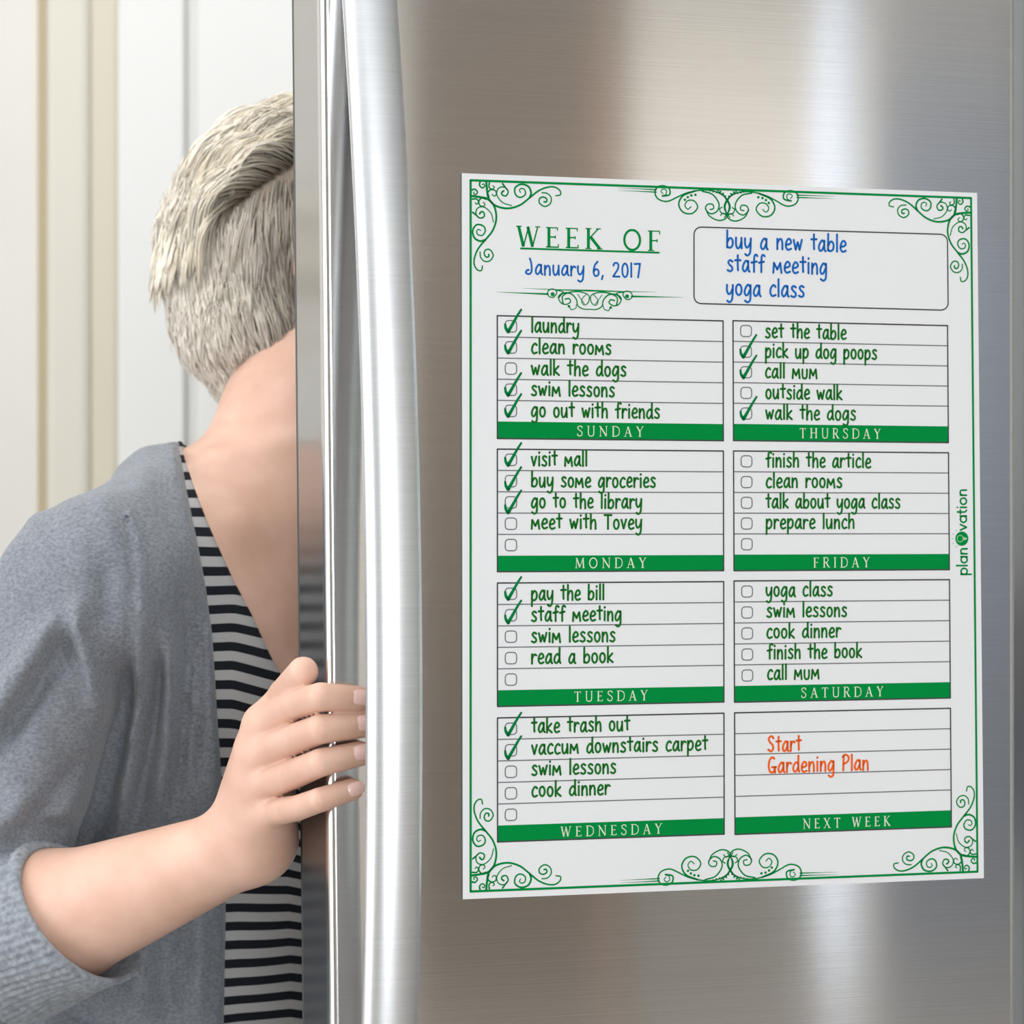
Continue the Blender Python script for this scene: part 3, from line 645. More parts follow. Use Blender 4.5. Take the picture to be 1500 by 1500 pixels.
def rc(p, a, b, r1, r2):
    a = np.asarray(a, f32); ba = np.asarray(b, f32)-a; pa = p-a; t = np.clip(pa@ba/float(ba@ba), 0, 1)
    return np.sqrt(((pa-t[:, None]*ba)**2).sum(1))-(r1+(r2-r1)*t)
def ell(p, c, ax, r):
    q = (p-np.asarray(c, f32))@np.asarray(ax, f32).T; r = np.asarray(r, f32)
    k0 = np.sqrt(((q/r)**2).sum(1)); k1 = np.sqrt(((q/(r*r))**2).sum(1))+1e-9; return k0*(k0-1)/k1
def chain(p, P, R, k=.0006):
    d = rc(p, P[0], P[1], R[0], R[1])
    for i in range(1, len(P)-1): d = smin(d, rc(p, P[i], P[i+1], R[i], R[i+1]), k)
    return d
def W(px, py, y): return np.array([(px-750)/FPX*y, y, CZ+(HZ-py)/FPX*y])
def dist2(qx, qy, P):
    """distance in the x-z plane to a polyline, and the fraction along it"""
    best = np.full(qx.shape, 1e9, f32); tt = np.zeros_like(best); n = len(P)-1
    for i in range(n):
        a = P[i]; b = P[i+1]; dx, dy = b[0]-a[0], b[1]-a[1]
        t = np.clip(((qx-a[0])*dx+(qy-a[1])*dy)/(dx*dx+dy*dy), 0, 1)
        d = np.hypot(qx-a[0]-t*dx, qy-a[1]-t*dy); m = d < best; best[m] = d[m]; tt[m] = ((i+t)/n)[m]
    return best, tt
YR = 1.85                                                 # reference depth of the torso's near side
def q2(p): return 750+FPX*p[:, 0]/YR, HZ-FPX*(p[:, 2]-CZ)/YR

# body frame: facing to the right and a little towards the viewer, leaning forward
FB = np.array([.78, -.626, 0]); RB = np.array([-.626, -.78, 0])
NECK0 = W(375, 690, 1.935)
tz = np.array([.0, .45, .80, .88, 1.00, 1.10, 1.18, 1.25, 1.31, 1.345, 1.40])
ta = np.array([.15, .15, .172, .165, .138, .146, .158, .155, .108, .058, .03])
tb = np.array([.10, .10, .115, .112, .098, .108, .112, .100, .078, .056, .02])
tf = np.array([-.075, -.075, -.075, -.07, -.045, -.028, -.016, -.010, -.004, 0, 0])
_zf = np.linspace(-.1, 1.6, 681); _kn = np.exp(-.5*(np.arange(-24, 25)*.0025/.013)**2); _kn /= _kn.sum()
_pad = lambda v: np.convolve(np.pad(np.interp(_zf, tz, v), 24, 'edge'), _kn, 'valid')
ta, tb, tf = _pad(ta), _pad(tb), _pad(tf); tz = _zf
def torso(p, g=0.0):
    z = p[:, 2]; a = np.interp(z, tz, ta)+g; b = np.interp(z, tz, tb)+g; c = np.interp(z, tz, tf)
    x = (p-NECK0.astype(f32)); r = x@RB.astype(f32); f = x@FB.astype(f32)-c
    k = np.sqrt((r/a)**2+(f/b)**2)+1e-9; d = (k-1)*np.sqrt(r*r+f*f)/k
    d = np.maximum(d, (z-1.385-g)*.8); d = np.maximum(d, .82-g*0-z)
    return d.astype(f32)
# arm
SH = W(100, 893, 1.80); EL = W(-62, 1402, 1.76); WR = W(366, 1226, 1.649)
SHL = NECK0-RB*.165+np.array([.01, 0, -.055]); ELL = SHL+np.array([.10, .10, -.22]); WRL = ELL+np.array([.08, -.10, .16])
# door-frame helper for the gripping hand
def H(a, b, py): 
    X = D(a, b, 0); return np.array([X[0], X[1], CZ+(HZ-py)/FPX*X[1]])
MCP = [W(388, 1062, 1.612), W(378, 1108, 1.614), W(378, 1152, 1.618), W(386, 1192, 1.622)]
TIPB = .0090
FING = [
 ([MCP[0], H(-.0135, -.0225, 1032), H(-.0055, .0098, 1021), H(.0168, TIPB, 1024)], [.0105, .0089, .0083, .0076]),
 ([MCP[1], H(-.0140, -.0220, 1083), H(-.0055, .0100, 1068), H(.0192, TIPB, 1061)], [.0105, .0091, .0085, .0077]),
 ([MCP[2], H(-.0135, -.0220, 1133), H(-.0055, .0098, 1117), H(.0172, TIPB, 1104)], [.0100, .0087, .0081, .0074]),
 ([MCP[3], H(-.0130, -.0200, 1184), H(-.0060, .0088, 1172), H(.0135, TIPB-.001, 1156)], [.0088, .0075, .0071, .0065])]
TH = [W(388, 1150, 1.644), W(394, 1062, 1.630), W(418, 1018, 1.602), H(-.0108, -.012, 984)]
def hand_sdf(p):
    pd = None
    for i, m in enumerate(MCP):
        wr = WR+np.array([0, 0, .004])+(MCP[i]-MCP[1])*.35
        d = rc(p, wr, m, .0175, .0118); pd = d if pd is None else smin(pd, d, .014)
    pd = smin(pd, rc(p, W(388, 1232, 1.646), MCP[3]+np.array([.001, .006, -.004]), .0165, .0115), .014)   # heel of the hand
    pd = smin(pd, rc(p, WR, W(388, 1110, 1.640), .019, .014), .016)
    thb = chain(p, TH, [.0165, .0125, .0100, .0088], .0008)
    out = smin(pd, thb, .009)
    for i, (P, R) in enumerate(FING):
        f = chain(p, P, R, .0006)
        k = .0095 if i in (1, 2) else .0105
        out = smin(out, smin(pd, f, k), .0012)
    # extensor tendons, knuckle hollows
    for i in range(4):
        out = smin(out, rc(p, WR*.45+MCP[i]*.55+np.array([-.001, -.0135, .0]), MCP[i]+np.array([-.001, -.0075, 0]), .0022, .0040), .007)
    return out
def forearm(p):
    ax = WR-EL; m = EL+ax*.30
    d = rc(p, EL, m, .040, .0415)
    d = smin(d, rc(p, m, WR+np.array([-.005, -.002, -.004]), .0412, .0195), .02)
    d = smin(d, rc(p, EL+ax*.25+np.array([0, 0, -.008]), EL+ax*.85+np.array([.002, .000, -.006]), .034, .0205), .02)
    return d
hand_fn = lambda p: smin(hand_sdf(p), forearm(p), .016)
HV, HQ = surf(hand_fn, (-.40, 1.53, .92), (-.07, 1.84, 1.24), .0013, 1, 3)

# head frame
FH = np.array([.955, .235, .05]); FH /= np.linalg.norm(FH)
RH = np.array([FH[1], -FH[0], 0]); RH /= np.linalg.norm(RH); UH = np.cross(RH, FH)
HC = W(447, 374, 2.02)
AXH = np.stack([FH, RH, UH])
def hp(f, r, u): return HC+FH*f+RH*r+UH*u
def head(p):
    d = ell(p, hp(0, 0, .012), AXH, (.096, .077, .094))
    d = smin(d, ell(p, hp(.035, 0, -.035), AXH, (.062, .060, .075)), .03)      # face
    d = smin(d, ell(p, hp(.060, 0, -.098), AXH, (.026, .024, .020)), .03)      # chin
    d = smin(d, rc(p, hp(-.02, .052, -.060), hp(.055, .02, -.098), .012, .010), .025)
    d = smin(d, rc(p, hp(-.02, -.052, -.060), hp(.055, -.02, -.098), .012, .010), .025)
    d = smin(d, rc(p, hp(.094, 0, .008), hp(.112, 0, -.036), .008, .011), .012) # nose
    for s in (-1, 1):
        d = smin(d, rc(p, hp(.085, s*.014, .020), hp(.078, s*.045, .020), .007, .006), .012)
        d = smax(d, -(np.linalg.norm(p-hp(.098, s*.031, .000).astype(f32), axis=1)-.016), .012)
    d = smin(d, rc(p, hp(.094, -.018, -.066), hp(.094, .018, -.066), .005, .005), .008)
    d = smin(d, rc(p, hp(.092, -.014, -.077), hp(.092, .014, -.077), .0055, .0055), .008)
    for s in (-1, 1):                                                          # ears
        e = ell(p, hp(-.010, s*.080, -.012), np.stack([FH*.96-RH*s*.28, RH*.96+FH*s*.28, UH]), (.017, .007, .031))
        e = smax(e, -ell(p, hp(-.006, s*.090, -.010), AXH, (.009, .008, .018)), .004)
        d = smin(d, e, .005)
    return d
def shoulders(p, g=0.0):
    d = rc(p, NECK0+RB*.02+np.array([-.01, 0, -.046]), SH+np.array([.02, 0, .010]), .052+g, .052+g)
    d2 = rc(p, NECK0-RB*.02+np.array([0, 0, -.046]), SHL, .052+g, .052+g)
    return np.minimum(d, d2)
def neck(p):
    d = rc(p, W(470, 520, 1.99), W(442, 640, 1.96), .0525, .0540)
    d = smin(d, rc(p, W(442, 640, 1.96), NECK0+np.array([.02, 0, -.05]), .054, .062), .04)
    d = smin(d, rc(p, W(428, 560, 2.02), W(378, 705, 1.97), .022, .026), .03)  # nape muscle
    return d
def skin(p):
    d = smin(np.maximum(np.maximum(torso(p), p[:, 2]-1.352), .89-p[:, 2]), shoulders(p, -.003), .03)
    d = smin(d, neck(p), .032)
    hd_ = head(p); d = smin(d, hd_, .018)
    for s_, e_ in ((SH, EL), (SHL, ELL)): d = smin(d, rc(p, s_, e_, .038, .036), .02)
    d = smin(d, rc(p, ELL, WRL, .038, .024), .02); d = smin(d, rc(p, WRL, WRL+np.array([.05, -.01, .03]), .022, .012), .02)
    # collar bones and breastbone hollow
    d = smin(d, rc(p, NECK0+FB*.058+RB*.02+np.array([0, 0, -.045]), NECK0+FB*.050+RB*.075+np.array([0, 0, -.040]), .005, .004), .022)
    return d
BV, BQ = surf(skin, (-.50, 1.60, .80), (.26, 2.30, 1.68), .0058, 1, 2)
body = None
person = empty('person', (float(NECK0[0]), float(NECK0[1]), 0), 'person with short blond hair in grey cardigan and striped top, gripping the open fridge door', 'person')
V = np.concatenate([HV, BV]); Q = np.concatenate([HQ, BQ+len(HV)])
M['skin'] = mat('skin', (.80, .50, .38), .48, spec=.35, Subsurface_Weight=.12, Subsurface_Scale=.02)
M['skin'].node_tree.nodes['Principled BSDF'].inputs['Subsurface Radius'].default_value = (1, .35, .2)
noise_col(M['skin'], (.66, .40, .295), (.76, .49, .38), 38, detail=5, lo=.3, hi=.7, bump=.25, bdist=.0006)
body = mesh_obj('body', V, Q, M['skin'], person, True)
# nails
M['nail'] = mat('nail', (.86, .56, .50), .22, spec=.6, Coat_Weight=.3)
for i, (P, R) in enumerate(FING):
    tip = np.array(P[3]); ax = tip-np.array(P[2]); ax /= np.linalg.norm(ax)
    up = nv-ax*(nv@ax); up /= np.linalg.norm(up)
    up = up*.97+np.array([0, 0, .22 if i < 3 else .1]); up /= np.linalg.norm(up); sd = np.cross(ax, up)
    if i == 3: sd = sd
    c_ = tip+ax*.0005; V = []; F = []; nu, nw = 10, 8
    L1, wd = (.0066, .0048) if i < 3 else (.0056, .0042)
    for layer in (0, 1):
        for a in range(nu+1):
            u_ = -1+2*a/nu
            for b in range(nw+1):
                v_ = -1+2*b/nw
                sx = math.sqrt(max(0, 1-(abs(u_)**3.2)))*.88+.12
                hh = R[3]*.985*math.cos(v_*sx*.62)+.0005*(1 if layer == 0 else -1)-.0016*max(0, u_)**2-.0010*max(0, -u_-.5)
                V.append(c_+ax*u_*L1+sd*(R[3]*math.sin(v_*sx*.62))+up*hh)
    m_ = (nu+1)*(nw+1)
    for a in range(nu):
        for b in range(nw):
            q0 = a*(nw+1)+b; F.append((q0, q0+1, q0+nw+2, q0+nw+1)); F.append((m_+q0, m_+q0+nw+1, m_+q0+nw+2, m_+q0+1))
    mesh_obj('fingernail', V, F, M['nail'], body, True)
M['eye'] = mat('eye', (.8, .8, .78), .1)
for s in (-1, 1):
    bm_c = hp(.080, s*.031, .000); V = []; F = []
    for a in range(9):
        for b in range(12):
            t, ph = math.pi*a/8, 2*math.pi*b/12; V.append(bm_c+.0125*np.array([math.sin(t)*math.cos(ph), math.sin(t)*math.sin(ph), math.cos(t)]))
    for a in range(8):
        for b in range(12): F.append((a*12+b, a*12+(b+1) % 12, (a+1)*12+(b+1) % 12, (a+1)*12+b))
    mesh_obj('eyeball', V, F, M['eye'], body, True)

# ------------------------------------------------------------------ striped top
EDGE = [(236, 600), (250, 655), (266, 690), (284, 740), (299, 790), (312, 850), (321, 920), (326, 1000), (331, 1100), (335, 1250), (331, 1380), (326, 1520), (322, 2200)]
NLX = np.array([200, 262, 272, 285, 300, 322, 350, 375, 400, 425, 460, 520, 600, 700, 1200]); NLY = np.array([560, 672, 690, 715, 745, 792, 852, 900, 958, 1005, 1060, 1090, 1060, 760, 500])
def shirt(p):
    d = smin(np.maximum(torso(p, .0045), p[:, 2]-1.36), shoulders(p, .002), .032)
    qx, qy = q2(p)
    cut = (np.interp(qx, NLX, NLY).astype(f32)-qy)*(YR/FPX)*.80
    fr = (p-NECK0.astype(f32))@FB.astype(f32)
    back = (p[:, 2]-1.335)
    cut = np.where(fr > -.01, cut, np.minimum(cut, back))
    lowf = .0018*np.sin(p[:, 2]*70+p[:, 0]*45)*np.clip((1.12-p[:, 2])*8, 0, 1)
    return smax(np.maximum(d+lowf,   .835-p[:, 2]), cut, .003).astype(f32)
SV, SQ = surf(shirt, (-.46, 1.68, .80), (.06, 2.22, 1.42), .0045, 2)
M['stripe'] = mat('striped_jersey', (.5, .5, .5), .85, spec=.2)
N, L, b = nt(M['stripe'])
at = N.new('ShaderNodeAttribute'); at.attribute_name = 'stripe_height'
ml = N.new('ShaderNodeMath'); ml.operation = 'MULTIPLY'; ml.inputs[1].default_value = 1/.0127
frn = N.new('ShaderNodeMath'); frn.operation = 'FRACT'
gt = N.new('ShaderNodeMath'); gt.operation = 'GREATER_THAN'; gt.inputs[1].default_value = .52
mx = N.new('ShaderNodeMix'); mx.data_type = 'RGBA'; mx.inputs[6].default_value = (.46, .455, .45, 1); mx.inputs[7].default_value = (.012, .014, .020, 1)
L.new(at.outputs['Fac'], ml.inputs[0]); L.new(ml.outputs[0], frn.inputs[0]); L.new(frn.outputs[0], gt.inputs[0]); L.new(gt.outputs[0], mx.inputs[0]); L.new(mx.outputs[2], b.inputs['Base Color'])
top = mesh_obj('striped_top', SV, SQ, M['stripe'], person, True); top['label'] = 'light grey and black striped top'
qx, qy = q2(SV)
sag = np.where(qx > 350, (qx-350)*.27, 0)*np.interp(qy, [700, 1150, 1300], [1.0, 1.0, .25])+np.interp(qx, [300, 420, 445], [0, 0, 7])
hgt = (SV[:, 2]+sag*YR/FPX+.0006*np.sin(qx*.03+qy*.02)+5).astype(f32)
a_ = top.data.attributes.new('stripe_height', 'FLOAT', 'POINT'); a_.data.foreach_set('value', hgt)
# neckline binding
# ------------------------------------------------------------------ cardigan
FOLDS = [  # (points, half width px, depth m: + ridge, - groove)
 ([(190,728),(212,765),(226,810),(229,880),(214,970),(197,1040)], 5, -.0022),
 ([(196,722),(219,762),(233,808),(236,880)], 5, .0018),
 ([(214,930),(198,1030),(182,1100),(160,1180),(118,1275)], 15, -.014),
 ([(240,850),(233,960),(215,1060),(200,1130),(190,1190),(178,1240)], 13, .0042),
 ([(256,930),(246,1040),(228,1120),(205,1220)], 9, -.0070),
 ([(272,900),(268,1000),(258,1100),(240,1210)], 11, .0050),
 ([(290,840),(290,960),(280,1080),(264,1200)], 9, -.0055),
 ([(305,760),(309,850),(308,960),(304,1080),(300,1180)], 5, -.0040),
 ([(165,870),(110,930),(55,1010),(0,1085)], 22, .0085),
 ([(140,860),(128,930),(85,1010),(40,1080),(0,1135)], 15, -.0080),
 ([(150,850),(162,930),(178,1010),(184,1060)], 12, .0055),
 ([(110,1120),(60,1170),(0,1210)], 20, .0045), ([(160,1080),(120,1140),(60,1220)], 13, -.0045),
 ([(60,755),(30,800),(0,858),(-20,900)], 7, -.0050),
 ([(-40,1232),(30,1244),(80,1252),(118,1262)], 9, -.010),
 ([(180,820),(190,870),(186,920)], 12, -.0035),
 ([(195,1330),(215,1400),(210,1500)], 20, .005), ([(255,1330),(250,1420),(262,1500)], 16, -.005), ([(300,1290),(300,1400),(292,1500)], 14, .004),
 ([(130,1450),(120,1500)], 25, -.006), ([(150,715),(180,712),(215,712)], 8, -.002)]
FOLDS = [(np.array(crom(P, 3)), w_, d_) for P, w_, d_ in FOLDS]
def cardigan(p):
    g = .0175
    d = smin(np.maximum(torso(p, g), p[:, 2]-1.338), shoulders(p, g-.003), .03)
    arm = rc(p, SH, EL, .0600, .0560); ax = WR-EL
    arm = smin(arm, rc(p, EL, EL+ax*.42, .0550, .0465), .025)
    d = smin(d, arm, .006)
    d = smin(d, np.minimum(rc(p, SHL, ELL, .062, .054), rc(p, ELL, ELL+(WRL-ELL)*.5, .054, .046)), .02)
    d = smin(d, rc(p, W(236, 716, 1.915), W(290, 790, 1.90), .026, .018), .03)     # collar roll
    # sleeve stops at the cuff
    e = ax/np.linalg.norm(ax); s = (p-(EL+ax*.36).astype(f32))@e.astype(f32)
    near = rc(p, EL+ax*.38, EL+ax*1.2, .062, .050)
    nrm = np.abs(d) < .05
    f = np.zeros(len(p), f32)
    if nrm.any():
        qx, qy = q2(p[nrm]); fv = np.zeros(len(qx), f32)
        for P, wd, dp in FOLDS:
            lo_, hi_ = P.min(0)-wd*3, P.max(0)+wd*3
            m = (qx > lo_[0]) & (qx < hi_[0]) & (qy > lo_[1]) & (qy < hi_[1])
            if not m.any(): continue
            dd, t = dist2(qx[m], qy[m], P); fv[m] += dp*(2.3 if dp > 0 else 1.8)*np.exp(-(dd/wd)**2)*np.clip(np.minimum(t, 1-t)*4, 0, 1)
        fv += .0016*np.sin(qx*.045+qy*.012)*np.sin(qy*.021+1.3)+.0008*np.sin(qx*.11-qy*.05)
        fr = (p[nrm]-NECK0.astype(f32))@np.array([-.3, -.95, 0], f32)
        fv = np.clip(fv, -.0100, .016)
        f[nrm] = fv*np.clip((fr+.02)*12, 0, 1)
    d = d-f
    d = np.where((s > 0) & (near < .0) , np.maximum(d, s), d)
    # open front
    qx, qy = q2(p); E_ = np.array(EDGE)
    ex = (qx-np.interp(qy, E_[:, 1], E_[:, 0]).astype(f32))*(YR/FPX)*.95
    x = p-NECK0.astype(f32); fr = x@FB.astype(f32); rr = x@RB.astype(f32)
    c2 = np.minimum(ex, np.minimum(fr+.03, rr+.075))                                # open only in front, between the two fronts
    c2 = np.where((fr < -.03) & (ex > 0), p[:, 2]-1.325, c2)
    return smax(np.maximum(d, .93-.11-p[:, 2]), c2, .004).astype(f32)
CV, CQ = surf(cardigan, (-.56, 1.60, .80), (.24, 2.30, 1.44), .0038, 1, 3)
M['knit'] = mat('grey_knit', (.17, .185, .21), .95, spec=.1, Sheen_Weight=.25)
noise_col(M['knit'], (.15, .162, .184), (.27, .288, .318), 380, detail=6, lo=.3, hi=.7, vec=(1, 1, 1.6), bump=.45, bdist=.0012)
card = mesh_obj('cardigan', CV, CQ, M['knit'], person, True); card['label'] = 'heather grey open cardigan'
# front band, a doubled strip along the opening
# ribbed cuff pushed up to the elbow
ax = WR-EL; LA = np.linalg.norm(ax); e = ax/LA
c0 = EL+ax*.165; c1 = EL+ax*.445
s1 = np.cross(e, [0, 0, 1]); s1 /= np.linalg.norm(s1); s2 = np.cross(s1, e)
V = []; F = []; nk = 240
prof = [(0, .0560), (.15, .0545), (.35, .0530), (.6, .0516), (.85, .0510), (.97, .0512), (1.0, .0500), (1.01, .0478), (.98, .0462), (.8, .0458), (.5, .0455), (.2, .0455)]
tilt = -.30
for j, (t, r) in enumerate(prof):
    for k in range(nk):
        an = 2*math.pi*k/nk; rib = .0007*math.cos(an*60)*(1 if 0 < j < 6 else .2)
        sag_ = .002*math.sin(an*3+t*4)
        rr = r+rib+sag_*(1 if j < 6 else 0)
        V.append(c0+(c1-c0)*t+s1*math.cos(an)*rr+s2*math.sin(an)*rr*1.0+e*(math.sin(an)*rr*tilt*t)+np.array([0, 0, -.004*t]))
for j in range(len(prof)-1):
    for k in range(nk): F.append((j*nk+k, (j+1)*nk+k, (j+1)*nk+(k+1) % nk, j*nk+(k+1) % nk))
M['rib'] = mat('ribbed_knit', (.27, .29, .32), .95, spec=.1, Sheen_Weight=.2)
noise_col(M['rib'], (.20, .215, .24), (.32, .34, .37), 220, detail=3, bump=.3, bdist=.0008)
cf = mesh_obj('sleeve_cuff', np.array(V), F, M['rib'], card, True); cf['label'] = 'ribbed pushed-up sleeve cuff'

# ------------------------------------------------------------------ hair: a close cap and combed locks
M['hair'] = mat('blond_hair', (.6, .5, .4), .5, spec=.3)
N, L, b = nt(M['hair']); at = N.new('ShaderNodeAttribute'); at.attribute_name = 'tint'; L.new(at.outputs['Color'], b.inputs['Base Color'])
rng = np.random.default_rng(4)
def hairzone(f, r, u):
    """f, r, u in metres from the head's centre: positive where hair grows"""
    front = .052 - f + np.clip(u-.055, 0, 1)*1.4                                # forehead line
    low = u + .120 - np.clip(f+.016, 0, 1)*2.6                                # nape rising towards the ear
    return np.minimum(front, low)
def haircap(p):
    x = p-HC.astype(f32); f, r, u = x@FH.astype(f32), x@RH.astype(f32), x@UH.astype(f32)
    d = ell(p, hp(-.002, 0, .012), AXH, (.102, .083, .098))
    d = smin(d, rc(p, hp(-.047, .012, -.036), hp(.014, .014, -.106), .040, .043), .03)
    d = smin(d, rc(p, hp(-.047, -.012, -.036), hp(.014, -.014, -.106), .040, .043), .03)
    for q_ in (-1, 1): d = smin(d, rc(p, hp(-.045, q_*.030, -.05), hp(-.012, q_*.026, -.100), .042, .040), .02)
    return smax(d, -hairzone(f, r, u).astype(f32), .008)
KV, KQ = surf(haircap, HC-.16, HC+.16, .005, 2)
ht = mesh_obj('hair', KV, KQ, M['hair'], person, True); ht['label'] = 'short blond hair, dark at the parting'
def lerp(a, b, t): return a+(b-a)*t
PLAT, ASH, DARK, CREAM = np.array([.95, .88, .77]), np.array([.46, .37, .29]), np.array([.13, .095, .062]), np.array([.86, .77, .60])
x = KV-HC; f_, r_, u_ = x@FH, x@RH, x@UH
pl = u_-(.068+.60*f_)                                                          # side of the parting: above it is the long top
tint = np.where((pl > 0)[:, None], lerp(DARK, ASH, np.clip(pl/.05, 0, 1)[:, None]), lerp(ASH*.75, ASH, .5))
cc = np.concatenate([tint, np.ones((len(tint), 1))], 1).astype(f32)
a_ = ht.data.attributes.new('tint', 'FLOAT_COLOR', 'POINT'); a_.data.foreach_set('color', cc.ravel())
def capgrad(p, e=.003): return np.stack([haircap(p+np.eye(3, dtype=f32)[i]*e)-haircap(p-np.eye(3, dtype=f32)[i]*e) for i in range(3)], -1)
NS, SEG = 24000, 8
src = KV[rng.integers(0, len(KV), NS*5)]+rng.normal(0, .0025, (NS*5, 3))
x = src-HC; f_, r_, u_ = x@FH, x@RH, x@UH
pl = u_-(.068+.60*f_)
src = src[(hairzone(f_, r_, u_) > .003) & (rng.random(len(src)) < np.where(pl > 0, .22+np.exp(-pl/.02), .75))][:NS]; NS = len(src)
x = src-HC; f_, r_, u_ = x@FH, x@RH, x@UH; pl = u_-(.068+.60*f_)
nrm = capgrad(src.astype(f32)); nrm /= np.linalg.norm(nrm, axis=1)[:, None]+1e-6
topm = pl > -.002
clump = np.sin(src@np.array([160, 90, 130.]))*.5+np.sin(src@np.array([-70, 140, 210.])+1)*.5
jit = rng.normal(0, 1, (NS, 3))
Z3 = np.array([0, 0, 1.])
near_part = np.exp(-np.maximum(pl, 0)/.026)
dir_top = -FH*.85+UH*(.10+.60*near_part[:, None])+nrm*(.22+.42*near_part[:, None])+jit*.05+clump[:, None]*np.array([.02, .05, .15])
down_ = np.clip(-u_/.08+.35, 0, 1)[:, None]
dir_low = -UH*1.0+FH*(.62*down_+.35*np.clip((f_+.06)/.05, 0, 1)[:, None])-FH*.40*(1-down_)+nrm*.10+jit*.06+clump[:, None]*FH*.12
d0 = np.where(topm[:, None], dir_top, dir_low); d0 /= np.linalg.norm(d0, axis=1)[:, None]
ln = np.where(topm, rng.uniform(.045, .062, NS)+.030*np.exp(-np.maximum(pl, 0)/.02), rng.uniform(.030, .048, NS)+.016*np.clip((-f_-.03)/.05, 0, 1)); ln = np.where(u_ < -.06, ln*.6, ln); ln = ln*np.where(f_ < -.055, .5, 1)
base_w = np.where(topm, rng.uniform(.0005, .0010, NS), rng.uniform(.0004, .0008, NS))
def tang(v): return v-nrm*np.maximum(-9, (v*nrm).sum(1))[:, None]
bk = np.clip((-f_-.045)/.05, 0, 1)[:, None]
d0 = np.where(topm[:, None], tang(-FH*.9+UH*np.clip(.75+f_*11, -.3, .8)[:, None])-UH*.9*bk+nrm*(.10+.42*near_part[:, None]*(1-bk))+jit*.05+clump[:, None]*np.array([.02, .05, .12]), tang(dir_low)-UH*.3+nrm*.12)
d0 /= np.linalg.norm(d0, axis=1)[:, None]
P = src+nrm*.0003; pts = [P.copy()]; dcur = d0.copy()
for k in range(SEG):
    t = (k+1)/SEG
    grav = np.where(topm[:, None], (-UH*.30-FH*.0)[None], (-UH*.10)[None])*(.4+t)
    dcur = dcur+grav
    dist = haircap(P.astype(f32)); g = capgrad(P.astype(f32)); g /= np.linalg.norm(g, axis=1)[:, None]+1e-6
    want = np.where(topm, .0055+.0035*np.clip(clump, -1, 1)+.006*near_part, .0035)*(.4+.6*t)
    dcur = dcur+g*np.clip((want-dist)*40, -.8, .5)[:, None]
    dcur /= np.linalg.norm(dcur, axis=1)[:, None]
    P = P+dcur*(ln/SEG)[:, None]; pts.append(P.copy())
pts = np.stack(pts, 1)
gi = rng.choice(NS, 1500, replace=False)                                         # locks: strands lean towards the nearest guide
gr_, gt_ = src[gi], topm[gi]
best = np.zeros(NS, int)
for k0 in range(0, NS, 1000):
    dd_ = ((src[k0:k0+1000, None]-gr_[None])**2).sum(2)+1e3*(topm[k0:k0+1000, None] != gt_[None]); best[k0:k0+1000] = dd_.argmin(1)
tt_ = np.linspace(0, 1, SEG+1)[None, :, None]
tgt = pts[gi][best]+(src-gr_[best])[:, None]*(1-.80*tt_)
pts = pts+(tgt-pts)*(.62*tt_)                                                          # NS, SEG+1, 3
tan = np.gradient(pts, axis=1); tan /= np.linalg.norm(tan, axis=2)[..., None]+1e-9
sd = np.cross(tan, nrm[:, None, :]); sd /= np.linalg.norm(sd, axis=2)[..., None]+1e-9; upv = np.cross(sd, tan)
prof = np.array([.7, 1, 1, 1, .95, .85, .7, .45, .08]); wdt = base_w[:, None]*prof[None]
ring = []
for k in range(3):
    an = 2*math.pi*k/3+math.pi/2; ring.append(pts+sd*(math.cos(an)*wdt)[..., None]+upv*(math.sin(an)*wdt*.7)[..., None])
R_ = np.stack(ring, 2)                                                          # NS, SEG+1, 3, 3
V = R_.reshape(-1, 3); base = (np.arange(NS)*(SEG+1)*3)[:, None]
F = []
for j in range(SEG):
    for k in range(3):
        k2 = (k+1) % 3; F.append(base+np.array([[j*3+k, j*3+k2, (j+1)*3+k2, (j+1)*3+k]]))
F = np.concatenate(F, 0)
lk = mesh_obj('hair_locks', V, F, M['hair'], ht, True); lk['kind'] = 'stuff'
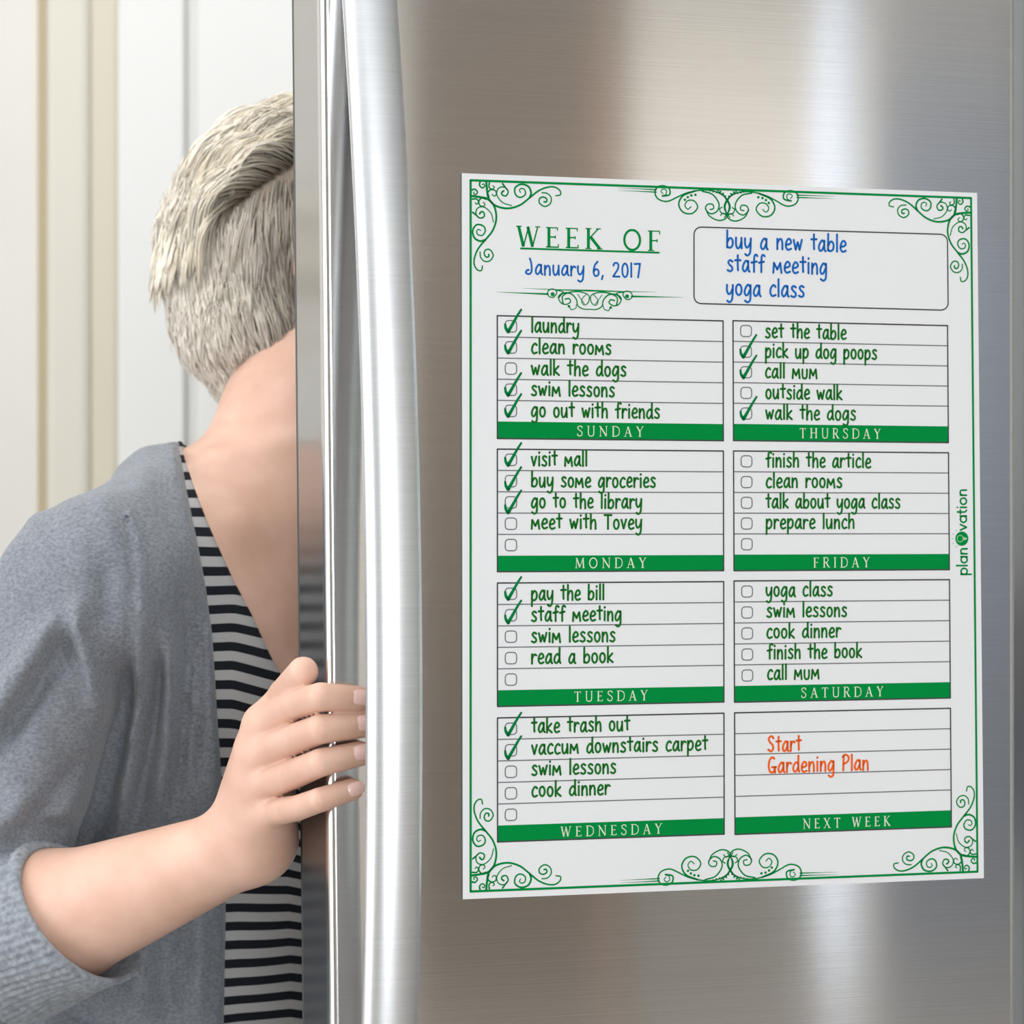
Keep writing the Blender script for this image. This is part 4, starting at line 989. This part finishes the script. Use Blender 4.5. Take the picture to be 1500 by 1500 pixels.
# colour: dark roots near the parting, ash underneath, platinum outside
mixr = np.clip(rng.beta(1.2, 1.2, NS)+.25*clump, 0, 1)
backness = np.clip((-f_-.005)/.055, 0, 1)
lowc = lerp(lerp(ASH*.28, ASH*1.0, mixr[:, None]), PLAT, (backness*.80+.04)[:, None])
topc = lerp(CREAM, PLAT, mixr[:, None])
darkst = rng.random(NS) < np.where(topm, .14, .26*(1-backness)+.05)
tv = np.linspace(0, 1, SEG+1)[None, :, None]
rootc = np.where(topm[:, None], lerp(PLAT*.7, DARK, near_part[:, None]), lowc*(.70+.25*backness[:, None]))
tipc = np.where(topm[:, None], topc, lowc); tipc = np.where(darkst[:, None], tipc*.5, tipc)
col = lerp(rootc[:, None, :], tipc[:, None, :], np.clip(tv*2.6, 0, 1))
col = np.repeat(col[:, :, None, :], 3, 2).reshape(-1, 3); cc = np.concatenate([col, np.ones((len(col), 1))], 1).astype(f32)
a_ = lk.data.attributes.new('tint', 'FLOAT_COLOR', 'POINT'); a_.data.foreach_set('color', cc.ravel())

# ------------------------------------------------------------------ trousers and shoes below the frame
hipc = NECK0+FB*(-.075)
def legs(p):
    c = hipc.copy()
    d = ell(p, (c[0], c[1], .86), np.stack([FB, RB, Z3]), (.114, .168, .115))
    for s in (-1, 1):
        h_ = np.array([c[0], c[1], .82])+RB*s*.085; k_ = np.array([c[0], c[1], .46])+RB*s*.095+FB*.03; a = np.array([c[0], c[1], .07])+RB*s*.10
        l_ = smin(rc(p, h_, k_, .086, .058), rc(p, k_, a, .058, .042), .03); d = smin(d, l_, .02)
    return d
LV, LQ = surf(legs, (-.55, 1.65, .04), (.15, 2.35, .99), .012, 1)
M['denim'] = mat('dark_denim', (.05, .07, .12), .9)
mesh_obj('trousers', LV, LQ, M['denim'], person, True)
M['shoe'] = mat('shoe', (.08, .08, .08), .5)
for s in (-1, 1):
    c = np.array([hipc[0], hipc[1], 0])+RB*s*.10
    fn = lambda p: np.maximum(smin(rc(p, c+Z3*.045, c+FB*.13+Z3*.028, .046, .034), rc(p, c+Z3*.05, c+Z3*.10, .045, .045), .02), .001-p[:, 2])
    v, q = surf(fn, c+np.array([-.2, -.2, -.02]), c+np.array([.25, .2, .2]), .009, 1); mesh_obj('shoe', v, q, M['shoe'], person, True)
